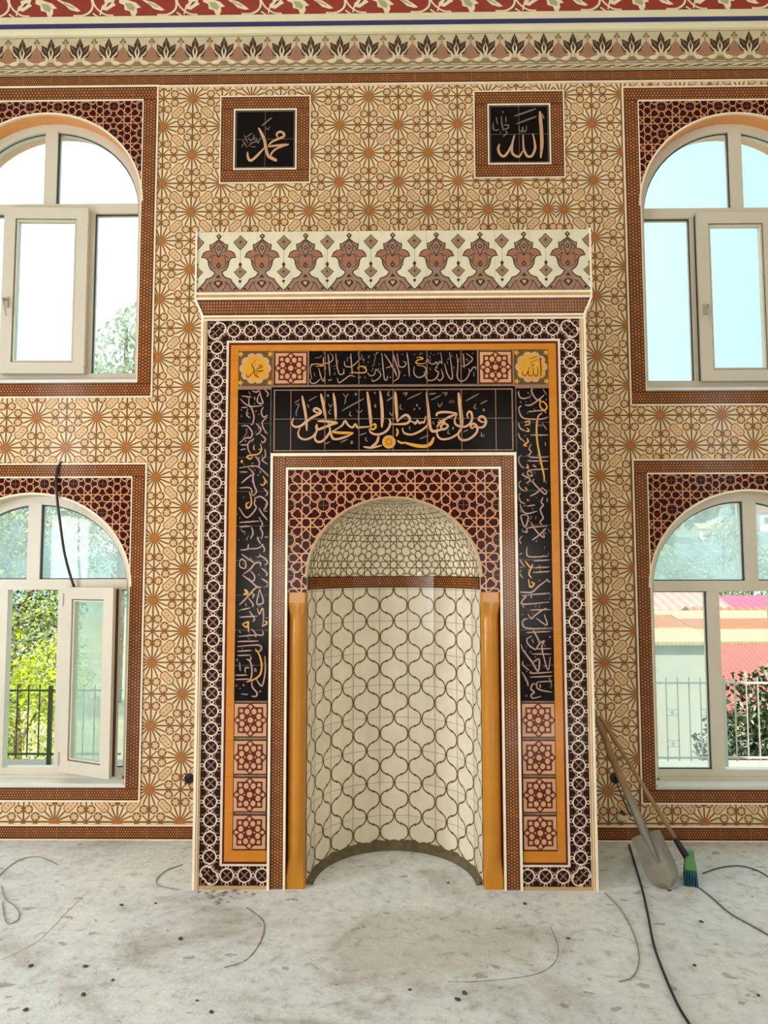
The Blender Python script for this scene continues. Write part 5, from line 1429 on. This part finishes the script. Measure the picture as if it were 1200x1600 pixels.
def leaves(mb, rnd, n, c_, r_, size, mats_, shell=0.55):
    for _ in range(n):
        while True:
            d_ = Vector((rnd.uniform(-1, 1), rnd.uniform(-1, 1), rnd.uniform(-1, 1)))
            if shell < d_.length < 1: break
        p_ = Vector((c_[0]+d_.x*r_[0], c_[1]+d_.y*r_[1], c_[2]+d_.z*r_[2]))
        a = Vector((rnd.uniform(-1, 1), rnd.uniform(-1, 1), rnd.uniform(-1, 1))).normalized()
        b_ = a.cross(Vector((rnd.uniform(-1, 1), rnd.uniform(-1, 1), rnd.uniform(-1, 1)))).normalized()
        s_ = size*rnd.uniform(0.7, 1.3)
        mb.poly([p_-a*s_, p_+b_*s_*0.45, p_+a*s_, p_-b_*s_*0.45], rnd.choice(mats_))
def plant(name, base, blobs, n, size, mats_, label, cat, seed, trunk=0.09, group=None):
    rnd = random.Random(seed)
    root = tag(empty(name, base), label, cat, group)
    mb = MB()
    tot = sum(r_[0]*r_[2] for c_, r_ in blobs)
    for c_, r_ in blobs: leaves(mb, rnd, int(n*r_[0]*r_[2]/tot), c_, r_, size, mats_)
    mb.build('foliage', root)
    mb = MB()
    top = max(c_[2] for c_, r_ in blobs)
    mb.tube([(0, 0, -0.02), (0.05, 0.02, top*0.35), (0, 0.05, top*0.7), (0.04, 0, top)], [trunk, trunk*0.8, trunk*0.6, trunk*0.3], 'bark', 8)
    for c_, r_ in blobs:
        mb.tube([(0.02, 0.03, max(0.1, c_[2]*0.5)), (c_[0]*0.6, c_[1]*0.6, c_[2]*0.8), c_], [trunk*0.5, trunk*0.35, trunk*0.15], 'bark', 6)
    mb.build('trunk', root)
    return root
G = 'greenery behind the left windows'
GZ = lambda y: -1.3-2.2*(y-3.6)/136.4
# left lower window: yellow-green shrubs, then grey-green and darker trees
plant('shrub', (-4.75, 5.4, GZ(5.4)), [((0, 0, 1.0), (0.75, 0.6, 0.9)), ((0.4, 0.2, 1.55), (0.5, 0.45, 0.55)), ((-0.55, 0.1, 0.9), (0.6, 0.5, 0.8))], 7000, 0.029, ['leaf_yellow', 'leaf_yellow', 'leaf_lime', 'leaf_olive'], 'bright yellow-green shrub behind the dark railing in the lower left window', 'shrub', 1, 0.05, G)
plant('tree', (-6.1, 7.6, GZ(7.6)), [((0, 0, 2.6), (1.3, 0.9, 1.2)), ((-0.9, 0.1, 3.3), (1.1, 0.8, 1.0)), ((0.7, 0.2, 3.5), (1.0, 0.8, 0.9)), ((0.2, 0, 1.8), (1.1, 0.8, 0.9))], 12000, 0.042, ['leaf_grey', 'leaf_olive', 'leaf_pale', 'leaf_dark', 'leaf_yellow'], 'grey-green leafy tree filling the lower left window', 'tree', 3, 0.1, G)
plant('tree', (-8.0, 11.0, GZ(11.0)), [((0, 0, 2.8), (1.6, 1.0, 1.4)), ((0.6, 0, 4.0), (1.3, 0.9, 1.1)), ((-1.0, 0.2, 2.0), (1.2, 0.9, 1.2))], 10000, 0.047, ['leaf_olive', 'leaf_dark', 'leaf_grey', 'leaf_lime'], 'olive-green tree at the left edge of the lower left window', 'tree', 4, 0.1, G)
plant('tree', (-4.2, 11.2, GZ(11.2)), [((-0.2, 0, 3.1), (1.5, 1.0, 1.3)), ((-0.6, 0.2, 4.3), (1.2, 0.9, 0.9)), ((0.1, 0, 2.0), (1.3, 0.9, 1.1))], 10000, 0.047, ['leaf_grey', 'leaf_olive', 'leaf_pale', 'leaf_dark'], 'grey-green tree seen through the open casement glass', 'tree', 5, 0.1, G)
# tall pale tree in the upper left window
plant('tree', (-6.5, 13.5, GZ(13.5)), [((0.1, 0, 8.2), (0.95, 0.8, 1.0)), ((0.35, 0, 7.2), (1.0, 0.8, 0.9)), ((-0.5, 0, 6.9), (0.8, 0.7, 0.7)), ((0.3, 0, 9.0), (0.6, 0.5, 0.55)), ((0, 0, 5.6), (1.2, 0.9, 1.0))], 2600, 0.085, ['leaf_pale', 'leaf_pale', 'leaf_grey'], 'pale tall tree top in the upper left window', 'tree', 6, 0.13, G)
# right: dark shrub by the railing, trees on the slope
plant('shrub', (3.78, 4.1, GZ(4.1)), [((0, 0, 1.25), (0.42, 0.4, 0.62)), ((0.25, 0, 1.55), (0.36, 0.35, 0.42)), ((-0.28, 0, 1.05), (0.30, 0.3, 0.38)), ((0.3, 0, 0.85), (0.5, 0.4, 0.6))], 3000, 0.036, ['leaf_deep', 'leaf_deep', 'leaf_dark', 'leaf_dark', 'leaf_pale'], 'dark glossy green shrub behind the white railing in the lower right window', 'shrub', 7, 0.04)
for i, (x, y, s_, lab) in enumerate(((14.2, 26, 1.0, 'small pale green tree above the pink roof, left of the roof ridge'), (17.6, 27, 1.2, 'round green tree behind the pink roof near the picture edge'), (11.2, 30, 1.1, 'green tree low on the slope left of the hillside houses'), (19.5, 40, 1.6, 'yellow-green tree on the slope below the white hillside house'))):
    plant('tree', (x, y, GZ(y)), [((0, 0, 2.6*s_), (1.3*s_, 1.1*s_, 1.2*s_)), ((0.5*s_, 0, 3.4*s_), (0.9*s_, 0.8*s_, 0.8*s_)), ((-0.8*s_, 0, 2.0*s_), (0.9*s_, 0.8*s_, 0.8*s_))], 2600, 0.075*s_, ['leaf_pale', 'leaf_olive', 'leaf_grey'], lab, 'tree', 20+i, 0.14, 'trees on the slope')

# railings
mat('rail_white', (196, 192, 184), 0.45, 0.1); mat('rail_backlit', (70, 78, 56), 0.5, 0.2)  # left bars coloured dark for standing against the light
def railing(name, x0, x1, y, z0, z1, step, m_, label, ornate=False):
    root = tag(empty(name, (x0, y, -0.25)), label, 'railing')
    o2 = lambda o: (setattr(o, 'location', (-x0, -y, 0.25)), o)[1]
    mb = MB()
    for z_ in (z0+0.03, z1): mb.box(x0, x1, y-0.010, y+0.010, z_-0.008, z_+0.008, m_)
    o2(mb.build('rail', root))
    n = int((x1-x0)/step)
    for k in range(n+1):
        x = x0+k*step; mb = MB()
        if k % 8 == 0: mb.box(x-0.016, x+0.016, y-0.016, y+0.016, -0.25, z1+0.04, m_)
        else: mb.tube([(x, y, z0), (x, y, z1+0.05)], 0.0058, m_, 6)
        o2(mb.build('post' if k % 8 == 0 else 'bar', root))
    if ornate:
        for k in range(n):
            x = x0+(k+0.5)*step
            if k % 3 != 0: continue
            for zc in (z0+0.22*(z1-z0), z0+0.62*(z1-z0)):
                mb = MB(); mb.tube([(x-0.022, y, zc), (x+0.022, y, zc)], 0.003, m_, 5)
                for sx in (-1, 1):
                    mb.tube([(x+sx*0.006, y, zc-0.014), (x+sx*0.006, y, zc+0.014)], 0.003, m_, 5)
                    for sz in (-1, 1):
                        pts = [(x+sx*(0.004+0.020*(1-cos(a_))), y, zc+sz*(0.012+0.026*a_/3.0)+sz*0.010*sin(a_*2)) for a_ in (0, 0.6, 1.2, 1.9, 2.6, 3.2)]
                        mb.tube(pts, 0.003, m_, 5)
                o2(mb.build('scroll', root))
    return root
railing('metal_railing', 2.05, 4.4, 2.5, 0.02, 0.68, 0.098, 'rail_white', 'white metal railing with thin bars and scrolls outside the lower right window', True)
railing('metal_railing', -4.6, -2.4, 2.6, 0.02, 0.60, 0.098, 'rail_backlit', 'backlit, dark-coloured thin bar railing outside the lower left window')

# houses on the right
mat('wall_white', (172, 170, 160), 0.85, noise=(3, 0.05)); mat('wall_cream', (184, 168, 132), 0.85, noise=(3, 0.06)); mat('wall_rose', (176, 138, 132), 0.85, noise=(3, 0.08)); mat('wall_grey', (150, 142, 130), 0.9, noise=(4, 0.1))
mat('roof_red', (170, 84, 78), 0.55, noise=(4, 0.08)); mat('roof_pink', (170, 82, 112), 0.55, noise=(2, 0.06)); mat('roof_orange', (166, 104, 74), 0.8, noise=(10, 0.18)); mat('roof_cream', (178, 162, 124), 0.8, noise=(10, 0.1)); mat('house_white', (226, 222, 214), 0.85); mat('window_dark', (70, 78, 86), 0.25)
def corr_roof(mb, p0, p1, p2, p3, m_, n, amp=0.03):
    """corrugated sheet between eave p0-p1 and ridge p3-p2"""
    p0, p1, p2, p3 = [Vector(p_) for p_ in (p0, p1, p2, p3)]
    nr = (p1-p0).cross(p3-p0).normalized()
    if nr.z < 0: nr = -nr
    rows = []
    for q in (0, 1):
        r_ = []
        for k in range(n*4+1):
            u = k/(n*4); a = p0.lerp(p1, u) if q == 0 else p3.lerp(p2, u)
            r_.append(a+nr*amp*cos(2*PI*k/4))
        rows.append(r_)
    mb.grid(rows, m_, True); mb.grid([[v-nr*0.05 for v in r_][::-1] for r_ in rows], m_, True)
    for a, b_ in ((rows[0][0], rows[1][0]), (rows[0][-1], rows[1][-1])): mb.poly([a, b_, b_-nr*0.05, a-nr*0.05], m_)
    for r_ in rows:
        for k in range(len(r_)-1): mb.poly([r_[k], r_[k+1], r_[k+1]-nr*0.05, r_[k]-nr*0.05], m_)
def house(name, x0, x1, y0, y1, zb, ze, zr, wallm, roofm, label, wins=(), n=16, group=None, over=0.25):
    root = tag(empty(name, ((x0+x1)/2, y0, zb)), label, 'house', group)
    o2 = lambda o: (setattr(o, 'location', (-(x0+x1)/2, -y0, -zb)), o)[1]
    mb = MB(); mb.box(x0, x1, y0, y1, zb, ze, wallm)
    ym = (y0+y1)/2
    for x in (x0, x1): mb.poly([(x, y0, ze), (x, y1, ze), (x, ym, zr-0.06)], wallm)
    o2(mb.build('wall', root))
    mb = MB(); e = over; sl = (zr-ze)/(ym-y0)
    corr_roof(mb, (x0-e, y0-e, ze-e*sl), (x1+e, y0-e, ze-e*sl), (x1+e, ym, zr), (x0-e, ym, zr), roofm, n)
    corr_roof(mb, (x1+e, y1+e, ze-e*sl), (x0-e, y1+e, ze-e*sl), (x0-e, ym, zr), (x1+e, ym, zr), roofm, n)
    o2(mb.build('roof', root))
    for wx, wz, ww, wh in wins:
        mb = MB(); frame_boxes(mb, wx, wx+ww, wz, wz+wh, 0.06, y0-0.05, y0, 'wall_white'); mb.box(wx+0.06, wx+ww-0.06, y0-0.02, y0, wz+0.06, wz+wh-0.06, 'window_dark'); o2(mb.build('window', root))
    return root
# white building with a cream and orange tiled edge, red sheet roof beside it
root = tag(empty('white_building', (3.4, 6.6, -1.4)), 'white plastered building with an orange and cream tiled roof edge in the lower right window', 'building')
o2 = lambda o: (setattr(o, 'location', (-3.4, -6.6, 1.4)), o)[1]
mb = MB(); mb.box(2.6, 4.42, 6.6, 11.0, -1.42, 0.60, 'wall_white'); o2(mb.build('wall', root))
mb = MB(); mb.box(4.42, 4.62, 6.7, 11.0, -1.42, 0.55, 'wall_grey'); mb.box(4.62, 8.6, 8.8, 11.8, -1.45, 0.42, 'wall_cream'); o2(mb.build('side_wall', root))
for pts, m_, n_, am_ in ((((2.4, 6.50, 0.63), (4.5, 6.50, 0.63), (4.5, 7.3, 0.76), (2.4, 7.3, 0.76)), 'roof_cream', 34, 0.008), (((2.4, 7.3, 0.75), (4.5, 7.3, 0.75), (4.5, 8.2, 0.90), (2.4, 8.2, 0.90)), 'roof_orange', 34, 0.009),
                         (((4.5, 8.45, 0.44), (9.4, 8.6, 0.44), (9.4, 9.6, 0.56), (4.5, 9.4, 0.56)), 'roof_cream', 84, 0.008), (((4.5, 9.4, 0.55), (9.4, 9.6, 0.55), (9.4, 10.6, 0.68), (4.5, 10.4, 0.68)), 'roof_orange', 84, 0.009),
                         (((4.5, 10.4, 0.67), (9.4, 10.6, 0.67), (9.4, 12.0, 0.74), (4.5, 12.0, 0.74)), 'roof_cream', 84, 0.006)):
    mb = MB(); corr_roof(mb, *pts, m_, n_, am_); o2(mb.build('roof', root))
root = tag(empty('metal_roof_shed', (6.3, 7.9, -1.45)), 'lean-to shed with a large salmon red sheet roof right of the white building', 'shed')
o2 = lambda o: (setattr(o, 'location', (-6.3, -7.9, 1.45)), o)[1]
mb = MB(); corr_roof(mb, (4.64, 6.6, -0.33), (9.0, 6.6, -0.33), (9.0, 8.3, 0.41), (4.64, 8.3, 0.41), 'roof_red', 60, 0.005); o2(mb.build('roof', root))
mb = MB(); mb.box(4.7, 8.8, 7.4, 8.3, -1.45, -0.10, 'wall_grey'); o2(mb.build('wall', root))
for x in (4.9, 6.7, 8.6):
    mb = MB(); mb.box(x-0.05, x+0.05, 6.72, 6.82, -1.42, -0.33, 'wall_cream'); o2(mb.build('post', root))
house('pink_roof_house', 8.7, 17.0, 15.5, 19.5, -1.6, 0.44, 0.84, 'wall_cream', 'roof_pink', 'long low house with a bright pink roof in the lower right window', [(10.0, -0.7, 0.9, 0.8), (12.5, -0.7, 0.9, 0.8)], 40)
house('rose_house', 6.2, 8.15, 14.5, 17.5, -1.6, 0.62, 1.05, 'wall_rose', 'wall_rose', 'dull rose house left of the pink roof', [(6.6, -0.2, 0.5, 0.6)], 10)
house('cream_house', 7.0, 8.5, 12.4, 14.2, -1.5, 0.40, 0.74, 'wall_cream', 'roof_orange', 'small cream house with an orange roof in front of the dull rose house', [(7.4, -0.3, 0.4, 0.5)], 10)
# small houses up the hillside, a few pixels each
HH = [(27.2, 62, 2.6, 1.5, 'house_white', 'roof_cream', 'white hillside house beneath the ridge, the brightest one'), (25.2, 66, 2.2, 1.6, 'wall_cream', 'roof_orange', 'cream hillside house with an orange roof left of the white house'),
      (30.6, 70, 2.0, 1.4, 'house_white', 'roof_red', 'white hillside house high up near the arch mullion'), (22.2, 64, 2.2, 1.5, 'wall_grey', 'roof_cream', 'grey hillside house at the left foot of the arch'), (34.5, 66, 2.6, 1.6, 'house_white', 'roof_orange', 'white hillside house right of the arch mullion')]
for x, y, ww, hh, wm, rm, lab in HH:
    zb = hz(x, y)-0.3
    house('hillside_house', x, x+ww, y, y+2.2, zb, zb+hh+0.3, zb+hh+0.8, wm, rm, lab, [(x+0.5, zb+0.8, 0.5, 0.6), (x+1.4, zb+0.8, 0.5, 0.6)], 6, 'houses on the hillside', 0.15)
# hillside trees, kept clear of each other and of the houses
rnd = random.Random(5)
spots = []
for _ in range(4000):
    if len(spots) >= 18: break
    x, y = rnd.uniform(16, 42), rnd.uniform(50, 76)
    if any(math.hypot(x-a, y-b_) < 4.6 for a, b_ in spots): continue
    if any(hx_-2.6 < x < hx_+hw_+2.6 and hy_-2.2 < y < hy_+4.8 for hx_, hy_, hw_ in [(q[0], q[1], q[2]) for q in HH]): continue
    spots.append((x, y))
for i, (x, y) in enumerate(spots):
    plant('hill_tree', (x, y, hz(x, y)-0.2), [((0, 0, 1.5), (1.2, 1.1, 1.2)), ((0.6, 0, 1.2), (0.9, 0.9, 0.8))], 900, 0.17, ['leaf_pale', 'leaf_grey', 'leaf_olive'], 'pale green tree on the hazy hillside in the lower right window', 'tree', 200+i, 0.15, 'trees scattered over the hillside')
# lamp post on the slope
root = tag(empty('utility_pole', (22.6, 45, hz(22.6, 45))), 'thin pale utility pole standing before the hillside', 'pole')
mb = MB(); mb.tube([(0, 0, -0.1), (0, 0, 8.6)], [0.09, 0.06], 'rail_white', 8); mb.build('shaft', root)
mb = MB(); mb.tube([(-0.6, 0, 8.0), (0.6, 0, 8.0)], 0.05, 'rail_white', 6); mb.build('crossarm', root)
